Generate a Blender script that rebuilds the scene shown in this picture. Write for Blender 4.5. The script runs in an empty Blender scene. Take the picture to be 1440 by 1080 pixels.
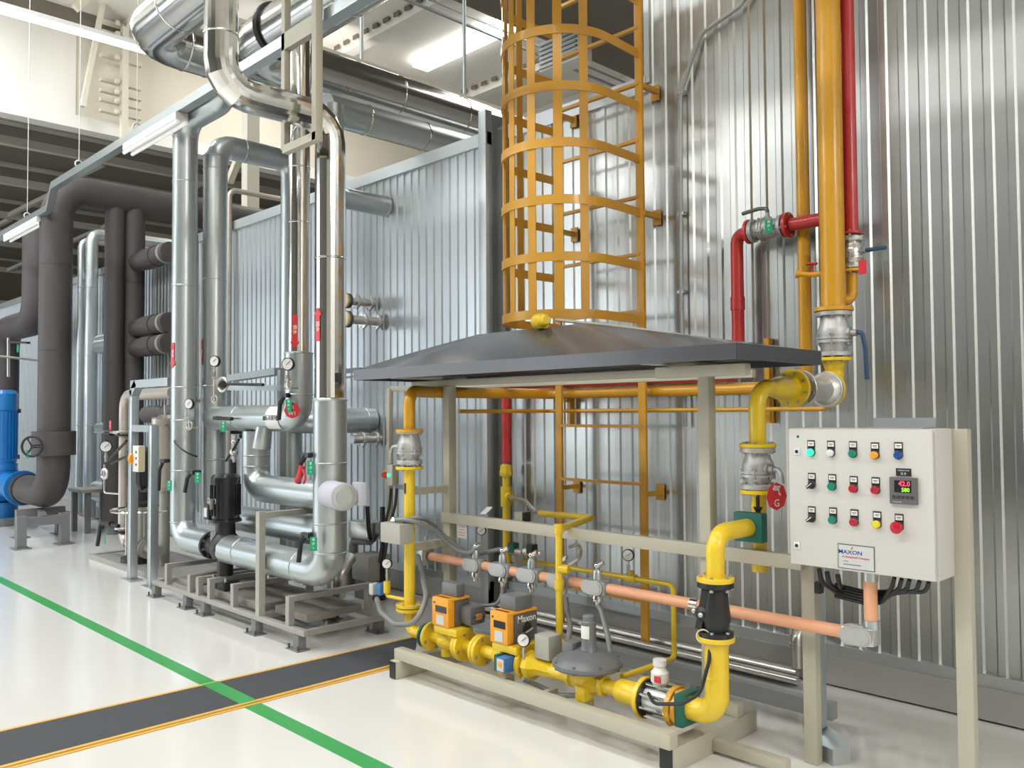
import bpy, bmesh, math, random
from mathutils import Vector as V, Matrix as M
random.seed(7)
SC = bpy.context.scene
COL = SC.collection
# ------------------------------------------------------------------ camera
F, YAW, PIT, ROL, H = 1200.0, math.radians(-45.6246), math.radians(1.9630), math.radians(-0.3653), 1.5
_fw = V((math.sin(YAW) * math.cos(PIT), math.cos(YAW) * math.cos(PIT), math.sin(PIT)))
_r0 = V((math.cos(YAW), -math.sin(YAW), 0)); _u0 = _r0.cross(_fw)
_rt = _r0 * math.cos(ROL) + _u0 * math.sin(ROL); _up = _u0 * math.cos(ROL) - _r0 * math.sin(ROL)
EYE = V((0, 0, H))
cd = bpy.data.cameras.new('camera'); cam = bpy.data.objects.new('camera', cd); COL.objects.link(cam)
cd.sensor_width = 36; cd.lens = F * 36 / 1440; cd.clip_start = .05; cd.clip_end = 200
cam.matrix_world = M(((_rt.x, _up.x, -_fw.x, 0), (_rt.y, _up.y, -_fw.y, 0), (_rt.z, _up.z, -_fw.z, H), (0, 0, 0, 1)))
SC.camera = cam
def P(px, py, x=None, y=None, z=None):
    """point of the place that the photograph's pixel shows, at a known distance (its x, y or z)"""
    d = _fw + _rt * ((px - 720) / F) - _up * ((py - 540) / F)
    t = (z - H) / d.z if z is not None else (y / d.y if y is not None else x / d.x)
    return EYE + d * t
def PZ(px, py, y): return P(px, py, y=y).z
def PX(px, py, y): return P(px, py, y=y).x
X, Y, Z = V((1, 0, 0)), V((0, 1, 0)), V((0, 0, 1))
# ------------------------------------------------------------------ materials
MAT = {}
def mat(name, col, rough=.5, metal=0., noise=0, scale=8., bump=0., bscale=60., emit=None, es=0., coat=0., stretch=None, aniso=0., spec=.5):
    m = bpy.data.materials.new(name); m.use_nodes = True
    nt = m.node_tree; b = nt.nodes['Principled BSDF']
    b.inputs['Base Color'].default_value = (*col, 1); b.inputs['Roughness'].default_value = rough; b.inputs['Metallic'].default_value = metal
    b.inputs['Coat Weight'].default_value = coat; b.inputs['Coat Roughness'].default_value = .08; b.inputs['Specular IOR Level'].default_value = spec
    if emit: b.inputs['Emission Color'].default_value = (*emit, 1); b.inputs['Emission Strength'].default_value = es
    if noise or bump:
        tc = nt.nodes.new('ShaderNodeTexCoord'); mp = nt.nodes.new('ShaderNodeMapping')
        nt.links.new(tc.outputs['Object'], mp.inputs['Vector'])
        if stretch: mp.inputs['Scale'].default_value = stretch
    if noise:
        n = nt.nodes.new('ShaderNodeTexNoise'); n.inputs['Scale'].default_value = scale; n.inputs['Detail'].default_value = 4
        nt.links.new(mp.outputs[0], n.inputs['Vector'])
        mx = nt.nodes.new('ShaderNodeMix'); mx.data_type = 'RGBA'
        mx.inputs[6].default_value = (*[c * (1 - noise * .7) for c in col], 1); mx.inputs[7].default_value = (*[min(1, c * (1 + noise * .5)) for c in col], 1)
        nt.links.new(n.outputs['Fac'], mx.inputs[0]); nt.links.new(mx.outputs[2], b.inputs['Base Color'])
    if bump:
        n2 = nt.nodes.new('ShaderNodeTexNoise'); n2.inputs['Scale'].default_value = bscale; n2.inputs['Detail'].default_value = 2
        nt.links.new(mp.outputs[0], n2.inputs['Vector'])
        bp = nt.nodes.new('ShaderNodeBump'); bp.inputs['Strength'].default_value = bump; bp.inputs['Distance'].default_value = .01
        nt.links.new(n2.outputs['Fac'], bp.inputs['Height']); nt.links.new(bp.outputs[0], b.inputs['Normal'])
    MAT[name] = m
    return m
mat('floor', (.80, .79, .765), .16, noise=.03, scale=1.5, coat=.3)
mat('green_paint', (.045, .36, .09), .3)
mat('mat_rubber', (.062, .066, .076), .7, noise=.2, scale=40, bump=.6, bscale=160)
mat('tape', (.78, .45, .08), .5, noise=.12, scale=9)
mat('sheet', (.53, .55, .545), .28, .92)
mat('lavender', (.56, .56, .66), .4)
mat('sheet_left', (.54, .58, .61), .34, .85)
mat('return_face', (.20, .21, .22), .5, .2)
mat('hall_dark', (.135, .135, .125), .7)
mat('fill_pane', (.8, .9, 1), .5, emit=(.87, .94, 1), es=5.)  # glow of the added panes on the unseen front wall
mat('tube_off', (.85, .85, .84), .4, emit=(1, .98, .95), es=.35)  # unlit tubes, given a faint glow to look pale
mat('trim', (.55, .58, .59), .38, .8, noise=.08, scale=2)
mat('sill', (.40, .395, .38), .5, .3, noise=.15, scale=3)
mat('galv', (.52, .565, .58), .33, .82)
mat('galv_dull', (.40, .43, .44), .5, .6, noise=.12, scale=6)
mat('chrome', (.74, .73, .71), .11, 1., noise=.03, scale=3)
mat('duct', (.66, .66, .64), .17, 1., noise=.05, scale=3)
mat('steel', (.60, .58, .55), .28, .9, noise=.1, scale=9)
mat('steel_warm', (.56, .50, .45), .38, .6, noise=.08, scale=9)
mat('cast', (.42, .43, .43), .45, .55, noise=.15, scale=20, bump=.2)
mat('valve_cast', (.50, .50, .50), .42, .45, noise=.12, scale=24)
mat('bolt', (.62, .62, .62), .3, .9)
mat('dark_bolt', (.12, .12, .12), .4, .7)
mat('yellow', (.80, .56, .022), .33, noise=.06, scale=7, coat=.3)
mat('amber', (.66, .33, .015), .33, noise=.06, scale=7, coat=.3)
mat('cage', (.64, .325, .035), .38, noise=.08, scale=7, coat=.2)
mat('red', (.50, .03, .03), .33, noise=.06, scale=6, coat=.3)
mat('copper', (.84, .42, .25), .42, noise=.05, scale=6)
mat('tan', (.49, .465, .38), .5, noise=.06, scale=5)
mat('frame_grey', (.42, .41, .37), .5, .1, noise=.08, scale=6)
mat('leg_grey', (.19, .195, .20), .5, noise=.08, scale=6)
mat('rail_steel', (.40, .38, .36), .5, .4, noise=.15, scale=8)
mat('wood', (.27, .25, .22), .7, noise=.15, scale=5, stretch=(1, 6, 6))
mat('canopy', (.075, .078, .088), .22, .1, bump=.15, bscale=3.)
mat('black', (.018, .018, .02), .4, noise=.05, scale=9)
mat('black_gloss', (.015, .015, .017), .22)
mat('foam', (.075, .065, .066), .55, noise=.1, scale=5)
mat('rubber', (.03, .03, .032), .6)
mat('hose', (.22, .23, .23), .45, .2)
mat('orange', (.85, .36, .03), .35, noise=.03, scale=8)
mat('actuator', (.12, .12, .125), .4, noise=.05, scale=9)
mat('regulator', (.17, .18, .19), .38, .2, noise=.08, scale=9)
mat('alu', (.70, .70, .69), .3, .75)
mat('white', (.74, .73, .72), .42)
mat('cabinet', (.62, .605, .585), .42, noise=.02, scale=30)
mat('paper', (.80, .80, .78), .6)
mat('label_grey', (.58, .60, .60), .4)
mat('green_tag', (.0, .30, .14), .4)
mat('dark_green', (.01, .12, .09), .5)
mat('red_tag', (.62, .03, .04), .4)
mat('orange_red', (.75, .13, .03), .4)
mat('blue', (.01, .19, .55), .35, noise=.05, scale=6, coat=.3)
mat('blue_box', (.04, .16, .42), .4)
mat('blue_handle', (.02, .065, .14), .4)
mat('glass', (.85, .88, .88), .05, spec=.6)
mat('lamp_green', (.02, .5, .3), .3, emit=(.05, .9, .5), es=1.4)
mat('seg_red', (.3, 0, .02), .3, emit=(1, .05, .12), es=3.)
mat('seg_green', (.1, .3, 0), .3, emit=(.35, 1, .05), es=2.)
mat('btn_white', (.72, .74, .74), .2); mat('btn_green', (.0, .22, .15), .25); mat('btn_orange', (.85, .36, .02), .25)
mat('btn_blue', (.01, .06, .32), .25); mat('btn_red', (.48, .01, .03), .25); mat('btn_yellow', (.75, .62, .02), .25)
mat('ring', (.06, .06, .065), .3, .3)
mat('hall_white', (.80, .79, .75), .7, noise=.04, scale=1)
mat('hall_cream', (.70, .66, .56), .7, noise=.04, scale=1)
mat('roof_sheet', (.80, .78, .72), .65, noise=.06, scale=2)
mat('roof_dark', (.17, .15, .12), .7, noise=.06, scale=2)
mat('truss', (.50, .48, .43), .6)
mat('skylight', (.9, .9, .9), .5, emit=(1, .98, .94), es=14.)
mat('tube', (.9, .9, .9), .4, emit=(1, .98, 1), es=6.)
mat('zip', (.70, .62, .40), .5)
# ------------------------------------------------------------------ mesh builder (world coordinates)
def perp(d):
    d = d.normalized(); a = Z if abs(d.z) < .9 else X
    u = a.cross(d).normalized(); return u, d.cross(u).normalized()
class MB:
    def __init__(s): s.bm = bmesh.new()
    def _face(s, vs):
        try: return s.bm.faces.new(vs)
        except ValueError: return None
    def hexa(s, pts, bev=0):
        b = s.bm if not bev else bmesh.new()
        vs = [b.verts.new(p) for p in pts]
        for f in ((0, 3, 2, 1), (4, 5, 6, 7), (0, 1, 5, 4), (1, 2, 6, 5), (2, 3, 7, 6), (3, 0, 4, 7)): b.faces.new([vs[i] for i in f])
        if bev:
            bmesh.ops.bevel(b, geom=list(b.edges), offset=bev, segments=2, affect='EDGES', profile=.6)
            s.absorb(b)
        return s
    def absorb(s, b):
        me = bpy.data.meshes.new('t'); b.to_mesh(me); b.free(); s.bm.from_mesh(me); bpy.data.meshes.remove(me)
    def box(s, a, b, bev=0):
        (x0, y0, z0), (x1, y1, z1) = [tuple(map(min, a, b)), tuple(map(max, a, b))]
        return s.hexa([(x0, y0, z0), (x1, y0, z0), (x1, y1, z0), (x0, y1, z0), (x0, y0, z1), (x1, y0, z1), (x1, y1, z1), (x0, y1, z1)], bev)
    def cbox(s, c, sz, bev=0):
        c = V(c); h = V(sz) / 2; return s.box(c - h, c + h, bev)
    def obox(s, c, ax, ay, az, sz, bev=0):
        c = V(c); ax, ay, az = ax.normalized() * sz[0] / 2, ay.normalized() * sz[1] / 2, az.normalized() * sz[2] / 2
        return s.hexa([c - ax - ay - az, c + ax - ay - az, c + ax + ay - az, c - ax + ay - az, c - ax - ay + az, c + ax - ay + az, c + ax + ay + az, c - ax + ay + az], bev)
    def bar(s, p, q, w, h, up=Z, bev=0):
        p, q = V(p), V(q); d = (q - p); L = d.length; d.normalize()
        if abs(d.dot(up)) > .95: up = Y
        sd = d.cross(up).normalized(); u = sd.cross(d)
        return s.obox((p + q) / 2, d, sd, u, (L, w, h), bev)
    def lathe(s, p, d, prof, n=28, caps=True):
        p = V(p); d = V(d).normalized(); u, w = perp(d); rings = []
        for t, r in prof:
            c = p + d * t
            if r < 1e-6: rings.append([s.bm.verts.new(c)])
            else: rings.append([s.bm.verts.new(c + u * (r * math.cos(2 * math.pi * i / n)) + w * (r * math.sin(2 * math.pi * i / n))) for i in range(n)])
        for a, b in zip(rings, rings[1:]):
            for i in range(n):
                j = (i + 1) % n
                if len(a) == 1 and len(b) == 1: continue
                if len(a) == 1: s._face([a[0], b[j], b[i]])
                elif len(b) == 1: s._face([a[i], a[j], b[0]])
                else: s._face([a[i], a[j], b[j], b[i]])
        if caps:
            if len(rings[0]) > 1: s._face(list(reversed(rings[0])))
            if len(rings[-1]) > 1: s._face(rings[-1])
        return s
    def cyl(s, p, q, r, n=20, r2=None, caps=True):
        p, q = V(p), V(q); return s.lathe(p, q - p, [(0, r), ((q - p).length, r if r2 is None else r2)], n, caps)
    def sph(s, c, r, n=20, sz=(1, 1, 1)):
        c = V(c); k = n // 2
        b = bmesh.new(); bmesh.ops.create_uvsphere(b, u_segments=n, v_segments=k, radius=r)
        for v in b.verts: v.co = V((v.co.x * sz[0], v.co.y * sz[1], v.co.z * sz[2])) + c
        s.absorb(b); return s
    def sweep(s, path, r, n=20, caps=True, closed=False, rr=None):
        path = [V(p) for p in path]; N = len(path); rings = []
        t0 = (path[1] - path[0]).normalized(); u, w = perp(t0)
        for k in range(N):
            a = path[k - 1] if (k or closed) else None; b = path[(k + 1) % N] if (k < N - 1 or closed) else None
            din = (path[k] - a).normalized() if a is not None else None; dout = (b - path[k]).normalized() if b is not None else None
            t = (din + dout).normalized() if din is not None and dout is not None else (din if dout is None else dout)
            tt = din if (din is not None and k) else t0
            # carry the frame
            if k:
                q = t0.rotation_difference(tt); u = q @ u; w = q @ w; t0 = tt
            rad = rr[k] if rr else r
            ring = []
            for i in range(n):
                o = u * (rad * math.cos(2 * math.pi * i / n)) + w * (rad * math.sin(2 * math.pi * i / n))
                c = tt.dot(t)
                o = o - tt * (o.dot(t) / c) if c > .2 else o      # mitre plane
                ring.append(s.bm.verts.new(path[k] + o))
            rings.append(ring)
            if dout is not None:
                q = t0.rotation_difference(dout); u = q @ u; w = q @ w; t0 = dout
        for a, b in zip(rings, rings[1:] + ([rings[0]] if closed else [])):
            for i in range(n):
                j = (i + 1) % n; s._face([a[i], a[j], b[j], b[i]])
        if caps and not closed: s._face(list(reversed(rings[0]))); s._face(rings[-1])
        return s
    def tube(s, pts, r, bend=0., n=24, seg=10, caps=True):
        return s.sweep(fillet(pts, bend, seg), r, n, caps)
    def torus(s, c, d, R, r, n=32, m=10):
        u, w = perp(V(d)); c = V(c)
        return s.sweep([c + u * R * math.cos(2 * math.pi * i / n) + w * R * math.sin(2 * math.pi * i / n) for i in range(n)], r, m, closed=True)
    def prism(s, pts, d):
        d = V(d); a = [s.bm.verts.new(V(p)) for p in pts]; b = [s.bm.verts.new(V(p) + d) for p in pts]
        s._face(list(reversed(a))); s._face(b)
        for i in range(len(a)):
            j = (i + 1) % len(a); s._face([a[i], a[j], b[j], b[i]])
        return s
    def text(s, body, size, c, right, up, depth=.001, align='CENTER', sx=1.):
        cu = bpy.data.curves.new('t', 'FONT'); cu.body = body; cu.size = size; cu.align_x = align; cu.align_y = 'CENTER'; cu.extrude = depth / 2; cu.resolution_u = 2; cu.offset = size * .012
        o = bpy.data.objects.new('t', cu); me = bpy.data.meshes.new_from_object(o)
        right = V(right).normalized(); up = V(up).normalized(); nn = right.cross(up); c = V(c)
        b = bmesh.new(); b.from_mesh(me)
        for v in b.verts: v.co = c + right * (v.co.x * sx) + up * v.co.y + nn * (v.co.z + depth / 2)
        bpy.data.meshes.remove(me); bpy.data.objects.remove(o); bpy.data.curves.remove(cu)
        s.absorb(b); return s
def fillet(pts, bend, seg=10):
    pts = [V(p) for p in pts]
    if not bend: return pts
    out = [pts[0]]
    for i in range(1, len(pts) - 1):
        a, b, c = pts[i - 1], pts[i], pts[i + 1]
        d1, d2 = (a - b), (c - b); l1, l2 = d1.length, d2.length; d1.normalize(); d2.normalize()
        ang = d1.angle(d2)
        if ang > 3.1: out.append(b); continue
        t = min(bend / math.tan(ang / 2), l1 * .98 if i == 1 else l1 * .49, l2 * .98 if i == len(pts) - 2 else l2 * .49)
        R = t * math.tan(ang / 2); p0 = b + d1 * t; ctr = b + (d1 + d2).normalized() * (R / math.sin(ang / 2))
        v0 = p0 - ctr; ax = d1.cross(d2).normalized(); tot = math.pi - ang
        for k in range(seg + 1): out.append(ctr + M.Rotation(-tot * k / seg, 3, ax) @ v0)
    out.append(pts[-1])
    return out
# ------------------------------------------------------------------ objects
def origin(o):
    l = V((0, 0, 0))
    while o is not None: l += o.location; o = o.parent
    return l
def _mesh(name, mb, m, loc, sharp):
    bm = mb.bm; bmesh.ops.recalc_face_normals(bm, faces=bm.faces)
    for v in bm.verts: v.co -= loc
    for f in bm.faces: f.smooth = True
    for e in bm.edges:
        if len(e.link_faces) == 2 and e.calc_face_angle(0) > sharp: e.smooth = False
    me = bpy.data.meshes.new(name); bm.to_mesh(me); bm.free(); me.materials.append(MAT[m])
    return me
def part(name, mb, m, parent, label=None, sharp=.6, stuff=False):
    o = bpy.data.objects.new(name, _mesh(name, mb, m, origin(parent), sharp)); COL.objects.link(o); o.parent = parent
    if label: o['label'] = label
    if stuff: o['kind'] = 'stuff'
    return o
def tag(o, label, cat, group=None):
    o['label'] = label; o['category'] = cat
    if group: o['group'] = group
    return o
def thing(name, label, cat, loc, group=None):
    o = bpy.data.objects.new(name, None); COL.objects.link(o); o.location = loc; o.empty_display_size = .05
    return tag(o, label, cat, group)
def solo(name, mb, m, label, cat, group=None, sharp=.6):
    bm = mb.bm; co = [v.co for v in bm.verts]
    loc = V(((min(c.x for c in co) + max(c.x for c in co)) / 2, (min(c.y for c in co) + max(c.y for c in co)) / 2, min(c.z for c in co)))
    o = bpy.data.objects.new(name, _mesh(name, mb, m, loc, sharp)); COL.objects.link(o); o.location = loc
    return tag(o, label, cat, group)
def struct(name, mb, m, sharp=.6, parent=None):
    o = bpy.data.objects.new(name, _mesh(name, mb, m, V((0, 0, 0)), sharp)); COL.objects.link(o)
    if parent: o.parent = parent
    else: o['kind'] = 'structure'
    return o
def dup(root, delta, label=None):
    r = root.copy(); COL.objects.link(r); r.location = root.location + V(delta)
    if label: r['label'] = label
    for ch in list(root.children):
        c = ch.copy(); COL.objects.link(c); c.parent = r
        for g in ch.children:
            d = g.copy(); COL.objects.link(d); d.parent = c
    return r
def bolts(parent, c, d, R, n=8, r=.008, h=.03, m='bolt', ph=.3):
    """n bolts on a circle round c; one mesh, the rest are copies"""
    d = V(d).normalized(); u, w = perp(d); c = V(c); first = None
    for i in range(n):
        a = ph + 2 * math.pi * i / n; p = c + u * R * math.cos(a) + w * R * math.sin(a)
        if first is None:
            b = MB().cyl(p - d * h / 2, p + d * h / 2, r * .6, 8); b.lathe(p - d * h / 2, d, [(0, r), (r * .9, r)], 6); b.lathe(p + d * (h / 2 - r * .9), d, [(0, r), (r * .9, r)], 6)
            first = part('bolt', b, m, parent); p0 = p
        else:
            o = first.copy(); COL.objects.link(o); o.parent = parent; o.location = first.location + (p - p0)
    return first
def flange(parent, c, d, R, t, m, n=8, br=.008, bm='bolt', name='flange', label=None):
    d = V(d).normalized(); f = part(name, MB().lathe(V(c) - d * t / 2, d, [(0, R * .97), (t * .12, R), (t * .88, R), (t, R * .97)], 32), m, parent, label)
    if n: bolts(f, c, d, R * .8, n, br, t + .014, bm)
    return f
def bands(parent, spots, r, m='galv', w=.012, name='seam_band'):
    for c, d in spots:
        c = V(c); d = V(d).normalized()
        part(name, MB().lathe(c - d * w / 2, d, [(0, r), (w * .3, r + .0035), (w * .7, r + .0035), (w, r)], 36, caps=False), m, parent)
def gauge(c, face, r, label, stem=.05, m='black', group='pressure gauges', lean=Z):
    """round dial gauge at c looking along face, on a short stem"""
    c, face = V(c), V(face).normalized(); rt = Z.cross(face).normalized(); t = thing('pressure_gauge', label, 'gauge', c - Z * (r + stem), group)
    part('case', MB().lathe(c - face * r * .45, face, [(0, r * .8), (.1 * r, r), (r * .6, r), (r * .72, r * .9), (r * .62, r * .86)], 28), m, t)
    dl = part('dial', MB().lathe(c + face * r * .18, face, [(0, r * .85), (.002, r * .85)], 28), 'white', t)
    part('needle', MB().bar(c + face * (r * .2 + .003) - rt * r * .2 - Z * r * .15, c + face * (r * .2 + .003) + rt * r * .5 + Z * r * .45, r * .07, .002, face), 'black', dl)
    part('stem', MB().cyl(c - Z * r * .9, c - Z * (r + stem), r * .2, 12).lathe(c - Z * (r + stem * .55), Z, [(0, r * .3), (stem * .25, r * .3)], 6), 'steel', t)
    return t
def swing_tag(c, w, h, face, m, label, txt=None, name='tag', cat='tag', rnd=False, group=None, tm='white'):
    c, face = V(c), V(face).normalized(); rt = Z.cross(face).normalized()
    b = MB()
    if rnd: b.lathe(c - face * .001, face, [(0, w / 2), (.002, w / 2)], 8 if rnd == 8 else 28)
    else: b.obox(c, rt, face, Z, (w, .002, h))
    o = solo(name, b, m, label, cat, group)
    if txt:
        tb = MB()
        for s, sz, dz in txt: tb.text(s, sz, c + face * .0012 + Z * dz, rt, Z, .0006)
        part('lettering', tb, tm, o)
    return o
# ================================================================== THE HALL
WR, WL = 4.57, 4.46          # the cladding steps forward left of the corner post
XC = PX(690, 300, WL)        # corner
ZL = PZ(600, 217, WL)        # top of the low cladding
XH = PX(911, 60, WR)         # where the high cladding starts
struct('floor', MB().box((-45, -12, -.2), (8, 16, 0)), 'floor')
def cladding(x0, x1, y, z0, z1, pitch=.101, off=0.):
    mb = MB(); prof = []; k0 = math.floor((x0 - off) / pitch)
    x = off + k0 * pitch
    while x < x1 + pitch:
        for dx, dy in ((0, 0), (.045, 0), (.055, -.011), (.086, -.011), (.096, 0)):
            if x0 <= x + dx <= x1: prof.append((x + dx, y + dy))
        x += pitch
    a = [mb.bm.verts.new((px, py, z0)) for px, py in prof]; b = [mb.bm.verts.new((px, py, z1)) for px, py in prof]
    for i in range(len(a) - 1): mb._face([a[i], a[i + 1], b[i + 1], b[i]])
    mb.box((x0, y + .02, z0), (x1, y + .08, z1))
    return mb
struct('wall_back', cladding(-34, XC, WL, .2, ZL - .02), 'sheet_left', .2)
struct('wall_back', cladding(XC, XH, WR, .22, ZL + .04, off=.027), 'sheet', .2)
struct('wall_back', cladding(XH, 2.6, WR, .22, 7.6, off=.027), 'sheet', .2)
struct('trim_1', MB().box((-34, WL - .035, ZL - .1), (XC, WL + .09, ZL)), 'trim')
struct('trim_2', MB().box((XC + .002, WR - .035, ZL - .06), (XH, WR + .09, ZL + .05)), 'trim')
struct('trim_3', MB().box((XC - .085, WL - .05, 0), (XC, WL + .02, ZL + .17), .006), 'trim')
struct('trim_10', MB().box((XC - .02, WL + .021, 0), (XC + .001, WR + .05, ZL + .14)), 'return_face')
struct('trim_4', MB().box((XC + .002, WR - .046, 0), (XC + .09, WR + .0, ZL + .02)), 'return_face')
struct('trim_5', MB().box((XC, WR - .03, .165), (2.6, WR + .03, .225)), 'trim')
struct('trim_6', MB().box((-34, WL - .03, .165), (XC, WL + .03, .225)), 'trim')
struct('baseboard_back', MB().box((XC, WR - .045, .012), (2.6, WR + .06, .166)), 'sill')
struct('baseboard_left', MB().box((-34, WL - .045, .012), (XC, WL + .06, .166)), 'sill')
struct('trim_7', MB().box((XH - .012, WR - .03, ZL), (XH + .03, WR + .05, 7.6)), 'trim')
# roof, far fascia and low bay
struct('ceiling', MB().box((-15, -12, 8.2), (8, 16, 8.35)), 'roof_sheet')
for k, y in enumerate((-9, -5.5, -2.2, .8, 3.2, 5.3, 6.95, 8.5, 11.6, 13.4)):
    struct('trim_%d' % (20 + k), MB().box((-15, y, 8.02), (8, y + .12, 8.2)).box((-15, y - .05, 8.0), (8, y + .17, 8.03)), 'roof_sheet')
def deck_rib(y):
    mb = MB()
    for i in range(60): mb.box((-15 + i * .3, y, 8.13), (-14.85 + i * .3, y + .03, 8.2))
    return mb
for k, y in enumerate((6.88, 8.43, 11.5)): struct('trim_%d' % (30 + k), deck_rib(y), 'roof_dark')
sk = struct('window_1', MB().box((-12.7, 9.85, 8.08), (-4, 10.2, 8.2)), 'skylight')
struct('window_2', MB().box((-13.3, -4.6, 8.1), (4, -3.9, 8.2)), 'skylight')
struct('ceiling', MB().box((-8.9, 4.7, 7.25), (8, 16, 7.4)), 'roof_dark')
struct('wall_left', MB().box((-15.2, -12, 6.46), (-15, 4.62, 8.35)), 'hall_white')
struct('wall_left', MB().box((-15.2, 4.62, 6.46), (-15.02, 16, 8.35)), 'hall_cream')
struct('trim_8', MB().box((-15.25, -12, 6.25), (-14.96, 16, 6.47)), 'hall_white')
struct('trim_9', MB().box((-15.0, -12, 7.98), (-14.9, 16, 8.2)), 'roof_dark')
struct('ceiling', MB().box((-45, -12, 6.9), (-15.2, 24, 7.05)), 'roof_dark')
for k, x in enumerate((-17.5, -20.5, -24, -28, -33)):
    struct('trim_%d' % (40 + k), MB().box((x, -12, 6.45), (x + .14, 24, 6.6)).box((x - .04, -12, 6.85), (x + .18, 24, 6.9)), 'truss')
for k, y in enumerate((1.5, 3.6, 5.8, 8, 10.6, 13.5)):
    mb = MB()
    for x0, x1 in ((-17.5, -20.5), (-20.5, -24), (-24, -28), (-28, -33)):
        mb.bar((x0, y, 6.5), ((x0 + x1) / 2, y + .6, 6.88), .1, .1); mb.bar(((x0 + x1) / 2, y + .6, 6.88), (x1, y, 6.5), .1, .1)
    struct('trim_%d' % (50 + k), mb, 'truss')
struct('wall_far', MB().box((-45, -12, 0), (-44.8, 24, 7)), 'hall_cream')
struct('wall_end', MB().box((-45, 24, 0), (8, 24.2, 8.4)), 'hall_cream')
struct('wall_front', MB().box((-45, -12.2, 0), (-13, -12, 8.4)), 'hall_white')
struct('wall_front', MB().box((-13, -12.2, 0), (8, -12, 8.4)), 'hall_dark')  # unseen part of the wall, made dark to dim the right cladding's reflection
for k in range(4): struct('window_%d' % (3 + k), MB().box((-38 + k * 6.2, -12, 1.2), (-33 + k * 6.2, -11.95, 6.0)), 'fill_pane')  # added glowing panes, out of view, that brighten the left cladding's reflection
struct('wall_right', MB().box((8, -12, 0), (8.2, 24, 8.4)), 'hall_white')  # unseen wall, kept white as a reflector for bright lines on the ribs
# column in the fascia plane with short hanger arms, and its brace
t = thing('lattice_column', 'cream hall column with rows of short hanger arms high at upper left', 'column', P(173, 180, x=-14.6))
cx = -14.6; p0, p1 = P(174, 186, x=cx), P(174, 8, x=cx); cy = p0.y
part('post', MB().box((cx - .06, cy - .05, 6.1), (cx + .06, cy + .05, 8.0)), 'hall_cream', t)
first = None
for yy in (30, 45, 78, 112, 127, 140, 155):
    z = P(160, yy, x=cx).z
    o = part('hanger_arm', MB().bar((cx - .12, cy - .34, z), (cx - .12, cy + .32, z), .1, .06).sph((cx + .02, cy - .12, z - .02), .05, 10), 'hall_cream', t)
solo('brace', MB().bar(P(146, -2, x=-14.4), P(116, 150, x=-14.4), .07, .1, X), 'hall_cream', 'cream slanting brace beside the lattice column, upper left corner', 'brace')
solo('brace', MB().bar(P(123, -4, x=-14.3), P(106, 12, x=-14.3), .12, .1, X), 'hall_cream', 'short pale beam end under the dark roof, top left corner', 'brace')
# hanging light line across the upper left
a, b = P(-60, -3, x=-10), P(206, 72, x=-10)
t = thing('light_strip', 'long thin glowing light strip crossing the upper left corner', 'light', b)
part('housing', MB().bar(a + Z * .05, b + Z * .05, .08, .05), 'white', t)
part('lamp_tube', MB().bar(a, b, .07, .05), 'tube', t)
# trough lights: galvanised cable tray with fluorescent fittings, running along the pipes
TY, TZ = 2.84, 3.96
def tp(px): # point of the tray line for a pixel column
    q = P(px, 150, y=TY); return V((q.x, TY, TZ))
xa, xb, xc_ = tp(78).x, -11.0, -15.0
pts = [(xc_, TY + .27, TZ), (xb, TY + .27, TZ), (xa, TY, TZ), (2.0, TY, TZ)]
t = thing('cable_tray', 'galvanised lighting trunking with a kink, running past the pipes up to the top edge', 'tray', V((xa, TY, TZ)))
for p, q in zip(pts, pts[1:]):
    part('tray_section', MB().bar(V(p) + Z * .0, V(q) + Z * .0, .075, .075), 'galv', t)
def trough(px0, px1, lab, dy=0.):
    p, q = tp(px0), tp(px1)
    if dy: p = V((p.x * 1.08, TY + dy, TZ)); q = V((q.x * 1.08, TY + dy, TZ))
    p.z = q.z = TZ - .04
    t = thing('fluorescent_fitting', lab, 'light', (p + q) / 2 - Z * .1)
    part('housing', MB().bar(p - Z * .03, q - Z * .03, .1, .06), 'white', t)
    for s in (-.035, .035): part('lamp_tube', MB().cyl(p - Z * .078 + Y * s, q - Z * .078 + Y * s, .016, 10), 'tube_off', t)
trough(181, 256, 'white fluorescent fitting under the trunking left of the chrome elbow')
trough(8, 54, 'white fluorescent fitting under the trunking at the left edge', .27)
def wire(px, y, top, lab, ztop=8.2, x0=None):
    p = V((x0, top, TZ)) if x0 is not None else tp(px)
    t = thing('hanger_wire', lab, 'wire', p)
    part('wire', MB().cyl(p + Z * .1, V((p.x, p.y, ztop)), .0045, 6), 'white', t)
    part('hook', MB().torus(p + Z * .07, X, .035, .008, 14, 6), 'white', t)
wire(112, 0, 0, 'thin white hanger wire with hook holding the trunking beside the kink')
wire(193, 0, 0, 'thin white hanger wire holding the trunking below the lattice column')
wire(52, 0, TY + .27, 'thin white hanger wire holding the trunking at far left', 6.9, -11.9)
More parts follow.
